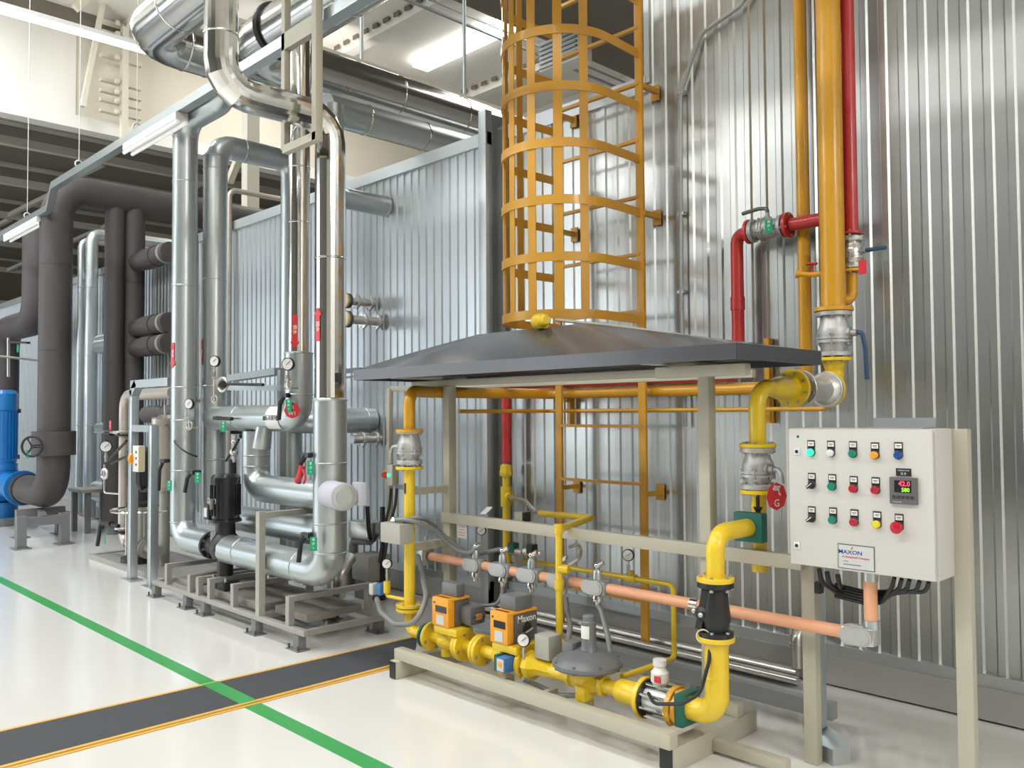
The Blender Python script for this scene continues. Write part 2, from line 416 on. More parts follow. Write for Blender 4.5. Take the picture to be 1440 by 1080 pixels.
# ================================================================== FLOOR MARKS
gy = 2.155
solo('floor_line', MB().box((-16, gy - .045, .0), (.5, gy + .045, .002)), 'green_paint', 'long green painted line crossing the pale floor and the dark mat', 'floor line')
m0, m1, m2, m3 = P(0, 1030, z=0), P(575, 898.5, z=0), P(543, 938.5, z=0), P(0, 1080, z=0)
d = (m1 - m0); d2 = (m2 - m3)
a0, a1 = m0 - d * .3, m1 + d * .03; b0, b1 = m3 - d2 * .3, m2 + d2 * .1
t = thing('floor_mat', 'dark grey anti-slip strip mat with yellow taped edges on the pale floor', 'mat', V(((a0 + b1).x / 2, (a0 + b1).y / 2, 0)))
part('rubber_strip', MB().prism([a0 + Z * .0022, a1 + Z * .0022, b1 + Z * .0022, b0 + Z * .0022], Z * .004), 'mat_rubber', t)
n = (b0 - a0).normalized()
part('edge_tape', MB().prism([a0 - n * .012 + Z * .002, a1 - n * .012 + Z * .002, a1 + n * .012 + Z * .002, a0 + n * .012 + Z * .002], Z * .0055), 'tape', t)
part('edge_tape', MB().prism([b0 - n * .006 + Z * .002, b1 - n * .006 + Z * .002, b1 + n * .018 + Z * .002, b0 + n * .018 + Z * .002], Z * .0055), 'tape', t)
part('edge_tape', MB().prism([b0 + n * .026 + Z * .001, b1 + n * .03 + Z * .001, b1 + n * .05 + Z * .001, b0 + n * .046 + Z * .001], Z * .003), 'tape', t)
# the green line is painted over the mat too
e0, e1 = gy - .045, gy + .045
def on_edge(p, q, y): s = (y - p.y) / (q.y - p.y); return p + (q - p) * s
solo('floor_line', MB().prism([on_edge(a0, a1, e0) + Z * .0065, on_edge(b0, b1, e0) + Z * .0065, on_edge(b0, b1, e1) + Z * .0065, on_edge(a0, a1, e1) + Z * .0065], Z * .0015), 'green_paint', 'short green painted stretch lying on top of the dark mat', 'floor line')

# ================================================================== CAGE LADDER
LY = 4.37; xl, xr = -4.0, -3.285
zb = PZ(911, 905, LY)
t = thing('cage_ladder', 'yellow caged ladder fixed to the corrugated wall above the canopy', 'ladder', V(((xl + xr) / 2, LY, zb)))
for x in (xl, xr):
    part('rail', MB().box((x - .028, LY - .01, zb), (x + .028, LY + .012, 5.6), .003), 'cage', t)
zr = [PZ(845, 677, LY), PZ(845, 600, LY)]; st = .366
for k in range(-2, 13):
    z = zr[0] + k * st
    if z < zb + .02 or 1.45 < z < 1.9: continue
    part('rung', MB().bar((xl, LY, z), (xr, LY, z), .03, .02), 'cage', t)
CC = ((xl + xr) / 2, LY - .36); CR = .375
def hoop_pts(n=28):
    pts = [V((xl - .0, LY, 0)), ]
    for i in range(n + 1):
        a = math.pi + math.pi * i / n
        pts.append(V((CC[0] + CR * math.cos(a), CC[1] + CR * math.sin(a), 0)))
    pts.append(V((xr, LY, 0))); return pts
hp = hoop_pts()
def strip(mb, pts, z, h, th):
    o = [];  # flat bar hoop: thin ribbon on its edge
    N = len(pts)
    for i, p in enumerate(pts):
        a = pts[max(0, i - 1)]; b = pts[min(N - 1, i + 1)]; t_ = (b - a).normalized(); nn = Z.cross(t_)
        o.append([mb.bm.verts.new(p + nn * s * th / 2 + Z * (z + q * h / 2)) for s, q in ((-1, -1), (1, -1), (1, 1), (-1, 1))])
    for a, b in zip(o, o[1:]):
        for i in range(4): mb._face([a[i], a[(i + 1) % 4], b[(i + 1) % 4], b[i]])
    mb._face(o[0]); mb._face(o[-1]); return mb
fy = CC[1] - CR
hz = [PZ(835, yy, fy + .06) for yy in (13, 98, 182, 263, 348, 434)]
hz = [hz[-1] + (hz[0] - hz[-1]) * k / 5 for k in range(9)]
for z in hz: part('hoop', strip(MB(), hp, z, .055, .008), 'cage', t)
for k, a in enumerate((180, 206, 232, 258, 284, 310, 335)):
    a = math.radians(a); p = V((CC[0] + (CR - .008) * math.cos(a), CC[1] + (CR - .008) * math.sin(a), 0)); tg = V((-math.sin(a), math.cos(a), 0))
    part('cage_strap', MB().bar(p + Z * (hz[0] - .02), p + Z * 5.6, .006, .055, tg), 'cage', t)
for x in (xl, xr):
    for z in (.985, PZ(925, 295, LY), PZ(925, 112, LY)):
        part('wall_bracket', MB().bar((x + (.02 if x == xr else 0), LY, z), (x + (.02 if x == xr else 0), WR - .03, z), .035, .03).cbox((x, WR - .024, z), (.06, .012, .1)), 'cage', t)

# ================================================================== TAN SKID FRAME WITH CANOPY
FYp = 3.47
fx0, fx1 = -4.11, -2.235
t = thing('gas_skid_frame', 'tan welded steel frame carrying the yellow gas pipes and the dark canopy', 'frame', V((-3.1, 3.3, 0)))
def sect(name, p, q, w, h, m='tan', up=Z, lab=None): return part(name, MB().bar(p, q, w, h, up, .006), m, t, lab)
fl0 = P(548, 953, z=0); fr0 = P(930, 1078, z=0)
o = sect('foot_beam', (fl0.x + .03, fl0.y, .05), (fl0.x + .03, 3.66, .05), .06, .1)
part('end_cap', MB().box((fl0.x + .004, fl0.y - .004, .004), (fl0.x + .056, fl0.y + .001, .096)), 'black', o)
o = sect('foot_beam', (fr0.x + .04, fr0.y - .02, .05), (fr0.x + .04, 3.66, .05), .08, .1)
part('end_cap', MB().box((fr0.x + .008, fr0.y - .024, .006), (fr0.x + .072, fr0.y - .019, .094)), 'black', o)
sect('front_beam', (fl0.x - .0, 2.99, .13), (fr0.x + .08, 2.99, .13), .06, .062)
sect('rear_beam', (fl0.x + .0, 3.52, .13), (fr0.x + .08, 3.52, .13), .06, .06)
for x in (fx0, fx1): sect('post', (x, FYp, .1), (x, FYp, 1.674), .06, .06, up=Y)
MR = FYp - .031; sect('middle_rail', (fx0 - .03, MR, PZ(1000, 775, MR)), (-1.75, MR, PZ(1000, 775, MR)), .04, .062)
sect('top_beam', (-4.46, FYp, 1.693), (-2.02, FYp, 1.693), .05, .038)
sect('top_beam', (PX(925, 520, 3.22), 3.22, 1.68), (PX(1052, 522, 3.22), 3.22, 1.68), .05, .05)
for x in (fx0, fx1): sect('cross_beam', (x - .07, 3.08, 1.724), (x - .07, 3.66, 1.724), .05, .022)
sect('rear_post', (PX(548, 560, 4.0), 4.0, .5), (PX(548, 560, 4.0), 4.0, 1.70), .04, .04, up=Y)
sect('top_beam', (PX(548, 560, 4.0), 4.02, 1.697), (-2.3, 4.02, 1.697), .04, .04)
sect('side_rail', (fx0 + .0, FYp, PZ(625, 686, FYp)), (fx0 + .0, 3.156, PZ(625, 686, FYp)), .04, .04)
sect('side_rail', (fx0 - .0, FYp, .70), (fx0 - .0, 3.156, .70), .04, .05)
sect('cabinet_rail', (fr0.x + .08, 3.30, .04), (-1.76, 3.30, .04), .05, .05)
for px in (1140, 1357):
    x = PX(px, 850, 3.50); sect('cabinet_post', (x, 3.50, 0), (x, 3.50, 1.43 if px > 1200 else 1.42), .06, .05, up=Y)
np_ = P(650, 747, y=FYp - .036)
solo('name_plate', MB().obox((np_.x, FYp - .036, np_.z), X, Y, Z, (.085, .004, .085)), 'label_grey', 'small grey plate with red writing on the left post of the tan frame', 'plate')
o = bpy.data.objects['name_plate']
tb = MB()
for k in range(4): tb.cbox((np_.x, FYp - .0385, np_.z + .025 - k * .016), (.06 - .01 * (k % 2), .001, .004))
part('lettering', tb, 'red', o)
# canopy
cx0, cx1, cy0, cy1, cz0, cz1, cr = -4.47, -1.79, 3.0, 3.72, 1.713, 1.772, 1.965
t = thing('canopy', 'dark grey hipped sheet-metal canopy over the yellow gas pipes', 'canopy', V(((cx0 + cx1) / 2, (cy0 + cy1) / 2, 1.7)))
mb = MB(); base = [V((cx0, cy0, cz1)), V((cx1, cy0, cz1)), V((cx1, cy1, cz1)), V((cx0, cy1, cz1))]
ra, rb = V((-3.72, 3.36, cr)), V((-2.9, 3.36, cr))
B_ = [mb.bm.verts.new(p) for p in base]; R0, R1 = mb.bm.verts.new(ra), mb.bm.verts.new(rb)
for f in ([B_[0], B_[1], R1, R0], [B_[1], B_[2], R1], [B_[2], B_[3], R0, R1], [B_[3], B_[0], R0]): mb.bm.faces.new(f)
bmesh.ops.subdivide_edges(mb.bm, edges=list(mb.bm.edges), cuts=5, use_grid_fill=True)
for v in mb.bm.verts:
    h = (v.co.z - cz1) / (cr - cz1); v.co.z += .005 * math.sin(math.pi * h) 
part('roof_sheet', mb, 'canopy', t, sharp=.9)
mb = MB()
for a, b in zip(base, base[1:] + base[:1]):
    mb.bar(a - Z * .03, b - Z * .03, .006, .064)
part('fascia', mb, 'canopy', t)
part('soffit', MB().box((cx0 + .01, cy0 + .01, 1.742), (cx1 - .01, cy1 - .01, 1.748)), 'black', t)
solo('bracket', MB().bar(P(484, 522, y=3.25), P(508, 520, y=3.25), .03, .03).bar(P(484, 531, y=3.25), P(503, 529, y=3.25), .015, .012), 'dark_bolt', 'dark rod bracket sticking out beneath the left tip of the canopy', 'bracket')
# gas detector standing on the canopy ridge with a thin conduit
c = P(768, 452, y=3.36)
t = thing('gas_detector', 'yellow round gas detector head on top of the dark canopy', 'detector', c - Z * .06)
part('housing', MB().lathe(c - X * .05 - Y * .02, X * .9 - Y * .35, [(0, .03), (.01, .042), (.06, .042), (.07, .03), (.115, .03), (.125, .022)], 24), 'yellow', t)
part('neck', MB().cyl(c, c - Z * .075, .02), 'yellow', t)
part('end_plug', MB().lathe(c - X * .055 - Y * .02 + Z * .012, V((-.9, -.35, .1)), [(0, .016), (.01, .016)], 12), 'dark_bolt', t)
cp = [P(782, 450, y=3.4), P(870, 459, y=3.45), P(950, 470, y=3.5), P(1050, 486, y=3.6), P(1068, 500, y=3.74)]
solo('conduit', MB().tube(cp, .009, .1, 10), 'tan', 'thin conduit running from the yellow detector down the right slope of the canopy', 'conduit')
# wall conduit, thin grey, climbing beside the ladder
cpx = [(964, 600), (958, 440), (957, 130), (985, 48), (1045, 6), (1062, -40)]
solo('conduit', MB().tube([P(a, b, y=WR - .045) for a, b in cpx], .013, .12, 10), 'galv_dull', 'grey conduit climbing the corrugated wall right of the ladder cage', 'conduit')
for yy in (130, 300, 410): 
    q = P(957, yy, y=WR - .045); solo('conduit_clip', MB().cbox(q + Y * .015, (.05, .04, .02)), 'galv', 'small saddle clip on the grey wall conduit, %s' % {130: 'topmost of three', 300: 'middle of three', 410: 'lowest of three'}[yy], 'clip', 'conduit clips')

# ================================================================== GAS PIPING ON THE WALL
RY = 4.28; rx = PX(1172, 430, RY); GX = rx
def pipe_thing(name, label, m, pts, r, bend, cat='pipe', n=24, seg=12, base=None):
    pts = [V(p) for p in pts]; lo = min(pts, key=lambda p: p.z)
    t = thing(name, label, cat, lo if base is None else base)
    part('pipe', MB().tube(pts, r, bend, n, seg), m, t); return t
z1 = PZ(1170, 434, RY); z2 = PZ(1172, 505, RY); zs = PZ(1150, 540, 3.95)
RYb = RY + .115; bx = PX(1198, 400, RYb)
t = pipe_thing('gas_riser', 'thick amber gas riser pipe standing in front of the wall, right of the red pipes', 'amber', [(rx, RY, 5.6), (rx, RY, z1)], .062, 0)
flange(t, (rx, RY, z1 - .006), Z, .098, .022, 'amber', 8, .009)
part('branch', MB().tube([(rx, RY, PZ(1185, 420, RY)), (bx, RYb, PZ(1185, 420, RY)), (bx, RYb, PZ(1198, 384, RYb))], .028, .05), 'amber', t)
flange(t, (bx, RYb, PZ(1198, 381, RYb)), Z, .066, .016, 'amber', 4, .006)
zt = PZ(1150, 387, RY)
part('test_tap', MB().cyl((rx - .05, RY - .03, zt), (rx - .11, RY - .05, zt), .014, 12).lathe((rx - .11, RY - .05, zt + .002), V((-1, -.3, .15)), [(0, .013), (.03, .012), (.06, .026), (.061, .02)], 12), 'amber', t)
part('tap_handle', MB().cyl((rx - .09, RY - .045, zt), (rx - .09, RY - .045, zt + .055), .007, 8).lathe((rx - .09, RY - .045, zt + .052), Z, [(0, .03), (.008, .03)], 14), 'red', t)
def ball_valve(c, ax, R, L, hd, label, handle_m='blue_handle', lever=V((0, 0, -1)), lev=.16, m='valve_cast', name='ball_valve', nb=6):
    """flanged cast ball valve: c centre, ax pipe axis, R flange radius, L length, hd handle side"""
    c, ax, hd = V(c), V(ax).normalized(), V(hd).normalized(); t = thing(name, label, 'valve', c - ax * L / 2 * (1 if ax.z > .5 else 0), 'flanged ball valves')
    part('body', MB().lathe(c - ax * L * .42, ax, [(0, R * .7), (L * .1, R * .72), (L * .18, R * .82), (L * .26, R * .9), (L * .5, R * .9), (L * .56, R * .86), (L * .62, R * .8), (L * .72, R * .72), (L * .84, R * .7)], 32)
         .lathe(c - ax * L * .12, ax, [(0, R * .98), (L * .06, R * .98)], 24).lathe(c - ax * L * .2, ax, [(0, R * .98), (L * .06, R * .98)], 24), m, t)
    bolts(t, c - ax * L * .13, ax, R * .94, nb, .009, L * .2 + .01)
    for s in (-1, 1): flange(t, c + ax * s * (L / 2 - .012), ax, R, .024, m, nb, .009)
    part('stem', MB().cyl(c + hd * R * .7, c + hd * R * 1.35, R * .2, 14).lathe(c + hd * R * .8, hd, [(0, R * .34), (R * .2, R * .34)], 8), 'cast', t)
    e = c + hd * R * 1.3; lv = V(lever).normalized()
    part('handle', MB().sweep(fillet([e - hd * .005, e + hd * .03, e + hd * .045 + lv * lev * .35, e + hd * .05 + lv * lev], .02, 5), .011, 10), handle_m, t)
    return t
c2 = V((rx, RY, (z1 + z2) / 2 - .002)); ball_valve(c2, Z, .09, z1 - z2 - .03, X, 'large cast ball valve with long blue lever below the amber gas riser', lev=.24)
cb = V((bx, RYb, (PZ(1196, 333, RYb) + PZ(1197, 379, RYb)) / 2)); Lb = PZ(1196, 333, RYb) - PZ(1197, 379, RYb) - .008
ball_valve(cb, Z, .066, Lb, V((1, -.2, 0)), 'steel ball valve with short blue lever at the bottom of the red pipe', lever=V((.3, .6, .1)), lev=.07, m='steel', nb=4)
swing_tag(P(1213, 376, y=RY - .1), .038, .068, -Y + X * .2, 'red_tag', 'plain red tag hanging at the steel valve under the red pipe')
# red pipe with tee, valve and drop
rz = PZ(1150, 304, RY + .03); RYb = RY + .115
t = pipe_thing('red_pipe', 'red pipe coming down the wall right of the amber riser, teeing off to the left', 'red', [(bx, RYb, 5.6), (bx, RYb, PZ(1196, 326, RYb))], .038, 0)
zc = rz
part('branch', MB().cyl((bx, RYb, zc), (PX(1112, 304, RYb), RYb, zc), .036), 'red', t)
flange(t, (PX(1108, 304, RYb), RYb, zc), X, .072, .02, 'red', 4, .007); flange(t, (bx, RYb, PZ(1196, 329, RYb)), Z, .064, .014, 'red', 4, .006)
v0, v1 = PX(1103, 306, RYb), PX(1056, 310, RYb)
tv = ball_valve(((v0 + v1) / 2, RYb, zc), X, .066, v0 - v1 - .004, Z, 'cast ball valve on the red pipe with a flat lever and green tag', handle_m='dark_bolt', lever=V((-1, 0, -.15)), lev=.16, m='cast', nb=4)
swing_tag((PX(1081, 312, RYb - .08), RYb - .08, zc - .005), .042, .075, -Y + X * .3, 'green_tag', 'green tag with white writing on the red pipe valve', [('常', .018, .022), ('开', .018, .0), ('V', .014, -.022)])
RYc = 4.445; xq = PX(1037, 400, RYc); zq = max(1.715, PZ(1000, 537, RYc))
t = pipe_thing('red_pipe', 'red drop pipe bending down from the tagged valve and running behind the canopy', 'red', [(v1 - .004, RYb, zc), (xq, RYc, zc), (xq, RYc, zq), (PX(712, 545, RYc), RYc, zq), (PX(712, 545, RYc), RYc, PZ(711, 650, RYc))], .037, .055)
flange(t, (v1 - .012, RYb, zc), X, .07, .018, 'red', 4, .007)
part('coupling', MB().cyl((xq, RYc, PZ(1037, 418, RYc)), (xq, RYc, PZ(1037, 436, RYc)), .042), 'red', t)
xs = PX(712, 660, RYc)
# yellow continuation of the red pipe
t = pipe_thing('yellow_pipe', 'yellow pipe with tee below the red drop pipe, behind the tan rail', 'yellow', [(xs, RYc, PZ(711, 652, RYc)), (xs, RYc, PZ(714, 905, RYc) if False else .35)], .03, 0)
part('union', MB().lathe((xs, RYc, PZ(711, 664, RYc)), Z, [(-.03, .045), (-.02, .05), (.01, .05), (.02, .045), (.05, .045), (.055, .04)], 8), 'yellow', t)
part('tee', MB().cyl((xs, RYc, PZ(712, 712, RYc)), (xs, RYc, PZ(712, 684, RYc)), .044).cyl((xs, RYc, PZ(712, 698, RYc)), (xs + .08, RYc - .03, PZ(712, 698, RYc)), .032), 'yellow', t)
hs = [(xs + .08, RYc - .03, PZ(712, 698, RYc)), P(738, 704, y=4.15), P(752, 720, y=4.0), P(764, 721, y=3.9)]
t = thing('flexible_hose', 'braided steel flexible hose joining two yellow pipes behind the tan rail', 'hose', hs[-1])
part('braid', MB().tube(hs, .014, .08, 12), 'steel', t)
for p, q in ((hs[0], hs[1]), (hs[3], hs[2])):
    p, q = V(p), V(q); part('end_nut', MB().lathe(p, q - p, [(0, .022), (.035, .022)], 6), 'steel_warm', t)
# horizontal amber pipe along the wall, from the left valve to behind the riser
VX = PX(576, 800, 3.12); VY = 3.12
wy = WR - .10; zh = 1.636
t = pipe_thing('amber_pipe', 'long horizontal amber pipe running under the canopy and along the wall', 'amber', [(VX, VY, PZ(578, 606, VY)), (VX, VY, zh), (-4.192, VY + .26, zh), (-4.192, wy, zh), (PX(1134, 545, wy), wy, zh), (PX(1134, 545, wy), wy, 5.6)], .036, .085)
flange(t, (VX, VY, PZ(578, 606, VY)), Z, .082, .018, 'amber', 6, .008)
zl = PZ(900, 577, wy)
pipe_thing('amber_pipe', 'thin horizontal amber pipe running just below the thick one', 'amber', [(-4.17, 3.6, zl), (-4.17, wy - .02, zl), (PX(1165, 575, wy), wy - .02, zl), (PX(1165, 575, wy), wy - .02, 1.72)], .013, .03, n=12)
for px, ya, yb in ((803, 536, 598), (1081, 476, 595)):
    a, b = P(px, ya, y=WR - .03), P(px, yb, y=WR - .03)
    solo('pipe_bracket', MB().bar((a.x, WR - .035, a.z), (a.x, WR - .035, b.z), .05, .03, X).bar((a.x, WR - .05, zh - .05), (a.x, WR - .13, zh - .05), .04, .02), 'amber', 'amber wall channel carrying the horizontal pipes %s' % ('behind the ladder' if px < 900 else 'near the sight glass'), 'bracket', 'amber pipe brackets')
# right vertical with sight glass, from the riser forward
f1, f2 = PX(1, 1, 1), 0
ys1 = 3.50; zsg = PZ(1064, 545, 3.55)
def ysec(px): # y on the plane x = GX
    return P(px, 540, x=GX).y
yA, yB, yC, yD = ysec(1064), ysec(1108), ysec(1128), ysec(1163)
t = pipe_thing('yellow_elbow', 'yellow elbow with round flange under the large blue-lever valve', 'yellow', [(GX, RY, z2 - .012), (GX, RY, zsg), (GX, yD + .0, zsg)], .045, .075)
flange(t, (GX, RY, z2 - .002), Z, .088, .018, 'yellow', 8, .008); flange(t, (GX, yD + .01, zsg), Y, .092, .02, 'yellow', 8, .008)
part('reducer', MB().lathe((GX, RY, z2 - .01), -Z, [(0, .06), (.05, .045)], 28), 'yellow', t)
t = thing('sight_glass', 'silver cast sight fitting between two round flanges at the right end of the canopy', 'fitting', V((GX, (yB + yD) / 2, zsg - .09)))
part('body', MB().lathe((GX, yC - .01, zsg), Y, [(0, .075), (.02, .056), ((yD - yC) * .5, .054), (yD - yC - .04, .06), (yD - yC - .02, .078), (yD - yC + .0, .085)], 32), 'alu', t)
flange(t, (GX, yC - .02, zsg), Y, .09, .02, 'alu', 8, .008); flange(t, (GX, yD - .012, zsg), Y, .09, .02, 'alu', 8, .008)
zvt = PZ(1066, 625, yA); zvb = PZ(1068, 692, yA)
t = pipe_thing('yellow_pipe', 'yellow elbow pipe coming down between sight fitting and cast valve', 'yellow', [(GX, yB + .03, zsg), (GX, yA, zsg), (GX, yA, zvt)], .038, .1)
flange(t, (GX, yB + .04, zsg), Y, .092, .02, 'yellow', 8, .008)
part('reducer', MB().lathe((GX, yA + .12, zsg), Y, [(0, .038), (.08, .055), (yB + .04 - yA - .12, .055)], 28), 'yellow', t)
flange(t, (GX, yA, zvt - .004), Z, .082, .018, 'yellow', 6, .008)
ball_valve((GX, yA, (zvt + zvb) / 2), Z, .078, zvt - zvb - .026, V((1, -.35, 0)), 'cast ball valve in the yellow pipe left of the control cabinet', handle_m='cast', lever=V((0, 0, -1)), lev=.06)
swing_tag((PX(1092, 698, yA - .1), yA - .1, PZ(1092, 698, yA - .1)), .12, .12, X - Y * .3, 'red_tag', 'red octagonal tag with white writing hanging left of the cabinet', [('气', .05, .022), ('G', .045, -.03)], rnd=8)
bpy.data.objects['tag.002'] if 'tag.002' in bpy.data.objects else None
zend = PZ(1066, 795, yA); zcl = PZ(1060, 738, yA)
t = pipe_thing('yellow_pipe', 'yellow drop pipe with black arrow and end cap left of the cabinet', 'yellow', [(GX, yA, zvb), (GX, yA, zend + .03)], .034, 0)
flange(t, (GX, yA, zvb + .002), Z, .082, .018, 'yellow', 6, .008)
part('end_cap', MB().cyl((GX, yA, zend - .02), (GX, yA, zend + .06), .032, r2=.032).cyl((GX, yA, zend - .025), (GX, yA, zend + .015), .036), 'yellow', t)
# black flow arrow lying on the pipe
za = PZ(1064, 705, yA) - .005; dv = V((.42, -.9, 0)).normalized(); sd = Z.cross(dv); c0 = V((GX, yA, za)) + dv * .0345
part('flow_arrow', MB().prism([c0 + sd * a + Z * b for a, b in ((-.008, .055), (-.008, -.015), (-.022, -.015), (0, -.055), (.022, -.015), (.008, -.015), (.008, .055))], dv * .002), 'black', t)
# green clamp, front elbow, check valve, lower elbow
yT = 3.13; 
ck0, ck1 = PZ(1014, 815, yT), PZ(1016, 900, yT)
t = pipe_thing('yellow_elbow', 'bright yellow elbow pipe above the black check valve', 'yellow', [(GX, yA, zcl), (GX, yT, zcl), (GX, yT, ck0)], .039, .085)
flange(t, (GX, yT, ck0 - .002), Z, .078, .02, 'yellow', 6, .008)
clp = ysec(1052)
solo('pipe_clamp', MB().box((GX - .07, clp - .025, zcl - .065), (GX + .07, clp + .025, zcl + .065), .006), 'dark_green', 'dark green square pipe clamp at the upper yellow elbow', 'clamp')
t = thing('check_valve', 'black check valve with white bolts between two yellow flanges', 'valve', V((GX, yT, ck1)))
L = ck0 - ck1
part('body', MB().lathe((GX, yT, ck1 + .012), Z, [(0, .072), (.02, .072), (.022, .05), (L * .3, .062), (L * .5, .055), (L - .06, .05), (L - .045, .076), (L - .02, .076)], 30).sph((GX - .035, yT - .03, ck1 + L * .42), .04, 16).bar((GX - .02, yT - .04, ck0 - .04), (GX - .05, yT - .05, ck1 + .04), .03, .02), 'black', t)
bolts(t, (GX, yT, ck0 - .022), Z, .066, 6, .009, .05); bolts(t, (GX, yT, ck1 + .014), Z, .064, 6, .009, .05)
part('cover_bolt', MB().sph((GX - .075, yT - .05, ck1 + L * .45), .012, 12), 'bolt', t); part('cover_bolt', MB().sph((GX - .03, yT - .068, ck1 + L * .42), .012, 12), 'bolt', t)
TZ_ = .235; ze = TZ_
t = pipe_thing('yellow_elbow', 'thick bright yellow elbow pipe at the right front of the tan frame', 'yellow', [(GX, yT, ck1), (GX, yT, ze), (PX(962, 1005, yT), yT, ze)], .05, .085)
flange(t, (GX, yT, ck1 + .002), Z, .078, .02, 'yellow', 6, .008)
part('neck', MB().lathe((GX, yT, ck1 - .12), Z, [(-.04, .052), (0, .04), (.1, .037), (.12, .037)], 28), 'yellow', t)
cgx = PX(964, 1008, yT)
solo('pipe_clamp', MB().box((cgx - .012, yT - .07, ze - .07), (cgx + .03, yT + .07, ze + .065), .006), 'dark_green', 'dark green square pipe clamp at the lower yellow elbow', 'clamp')
FRAME = bpy.data.objects['gas_skid_frame']
part('pipe_support', MB().box((cgx - .02, 2.965, .161), (cgx + .03, yT + .06, ze - .071)), 'tan', FRAME)
# ================================================================== GAS TRAIN
ty = yT
def gx(px, py=950): return PX(px, py, ty)
A = ze + .0
zA = lambda px, py: PZ(px, py, ty)
za_ = .222
# left drop pipe
vt, vb = PZ(577, 657, VY), PZ(577, 852, VY)
t = pipe_thing('yellow_pipe', 'tall yellow drop pipe at the left end of the tan frame', 'yellow', [(VX, VY, vt), (VX, VY, vb)], .034, 0)
flange(t, (VX, VY, vt - .004), Z, .082, .018, 'yellow', 6, .008); flange(t, (VX, VY, vb + .004), Z, .082, .018, 'yellow', 6, .008)
za0 = PZ(574, 686, VY - .035); c0 = V((VX + .004, VY - .0345, za0)); dv = V((.25, -1, 0)).normalized(); sd = Z.cross(dv)
part('flow_arrow', MB().prism([c0 + sd * a + Z * b for a, b in ((-.006, .025), (.006, .025), (.006, -.03), (0, -.04), (-.006, -.03))], dv * .0025), 'black', t)
zt1, zt2 = PZ(577, 603, VY), PZ(577, 654, VY)
ball_valve((VX, VY, (zt1 + zt2) / 2), Z, .078, zt1 - zt2 - .012, V((-1, -.2, 0)), 'cast ball valve on the tall left drop pipe under the canopy', handle_m='cast', lev=.1)
f1x = gx(603, 903)
t = pipe_thing('yellow_elbow', 'yellow lower elbow at the left end of the gas line', 'yellow', [(VX, VY, vb - .004), (VX, VY, za_), (f1x, VY, za_)], .034, .06)
flange(t, (VX, VY, vb - .02), Z, .082, .018, 'yellow', 6, .008); flange(t, (f1x - .006, VY, za_), X, .07, .018, 'dark_green', 0)
def actuator(pxf, pxe, pyt, pyb, label, txt, bulge, box):
    """shut-off valve: flanges, neck and the orange and charcoal actuator box"""
    xf, xe = gx(pxf), gx(pxe); t = thing('shutoff_valve', label, 'valve', V(((xf + xe) / 2, ty, .1)), 'orange and charcoal shut-off valves')
    xm = (xf + xe) / 2
    part('valve_body', MB().tube([(xf, ty, za_), (xe, ty, za_)], .032, 0).lathe((xm - .06, ty, za_), X, [(0, .034), (.03, .052), (.1, .052), (.13, .034)], 24).cyl((xm, ty, za_ - .085), (xm, ty, za_ + .05), .032).lathe((xm, ty, za_ - .09), Z, [(0, .014), (.03, .02)], 10), 'yellow', t)
    for x, s in ((xf + .012, 1), (xe - .012, -1)): flange(t, (x, ty, za_), X, .082, .024, 'yellow', 4, .009, 'bolt')
    pf, pe, pb, y0 = box; x0, x1 = PX(pf, pyt, y0), PX(pe, pyt, y0); y1 = P(pb, pyt, x=x1).y
    zt_, zb_ = PZ(pf, pyt, y0), PZ(pf, pyb, y0); xm = (x0 + x1) / 2 + .01
    part('neck', MB().cyl((xm, ty, za_ + .02), (xm, ty, zb_ - .03), .036), 'yellow', t)
    part('mounting_plate', MB().box((x0 + .004, y0 + .01, zb_ - .042), (x1 + .055, y1 - .02, zb_ - .001), .008), 'yellow', t)
    part('front_cover', MB().box((x0, y0, zb_), (x1, y0 + .05, zt_), .01).box((x0, y0 + .02, zt_ - .014), (x1 + .004, y1, zt_), .004), 'orange', t)
    bd = part('housing', MB().box((x0 + .003, y0 + .0505, zb_), (x1 + .003, y1, zt_ - .0145), .008), 'actuator', t)
    part('terminal_box', MB().box((x0 + .012, y0 + .06, zt_), (x1 + .0, y1 - .03, zt_ + .075), .012), 'regulator', t)
    w_ = x1 - x0; h_ = zt_ - zb_
    part('window', MB().box((x0 + w_ * .25, y0 - .003, zb_ + h_ * .5), (x1 - w_ * .1, y0, zb_ + h_ * .72)), 'black_gloss', t)
    part('data_plate', MB().box((x0 + w_ * .3, y0 - .003, zb_ + h_ * .08), (x1 - w_ * .25, y0, zb_ + h_ * .4)), 'label_grey', t)
    part('cover_screw', MB().lathe((x0 + w_ * .18, y0 - .001, zt_ - .03), -Y, [(0, .006), (.003, .006)], 10), 'dark_bolt', t)
    if bulge:
        bl = part('bulge', MB().box((x1 + .003, y0 + .075, zb_ + .012), (x1 + .1, y1 + .04, zt_ - .04), .03), 'actuator', t)
        zl_ = (zb_ + zt_) / 2 - .02
        part('lettering', MB().box((x1 + .1, y0 + .115, zl_ - .014), (x1 + .101, y1 + .005, zl_ + .016)), 'orange', bl)
        part('lettering', MB().text(txt, .026, (x1 + .1011, (y0 + y1) / 2 + .06, zl_ - .001), Y, Z, .001), 'actuator', bl)
    else:
        xs = x1 + .0032
        part('lettering', MB().text(txt, .05, (xs, (y0 + y1) / 2 + .03, zt_ - .045), Y, Z, .001), 'paper', bd)
        part('lever', MB().cyl((xs + .01, y0 + .075, zb_ + .035), (xs + .012, y0 + .17, zb_ + .065), .0055, 8).sph((xs + .008, y0 + .075, zb_ + .035), .013, 12), 'bolt', t)
        part('dial_recess', MB().lathe((xs, (y0 + y1) / 2 + .03, (zb_ + zt_) / 2 - .01), X, [(0, .03), (.005, .028)], 24), 'black_gloss', t)
    return t
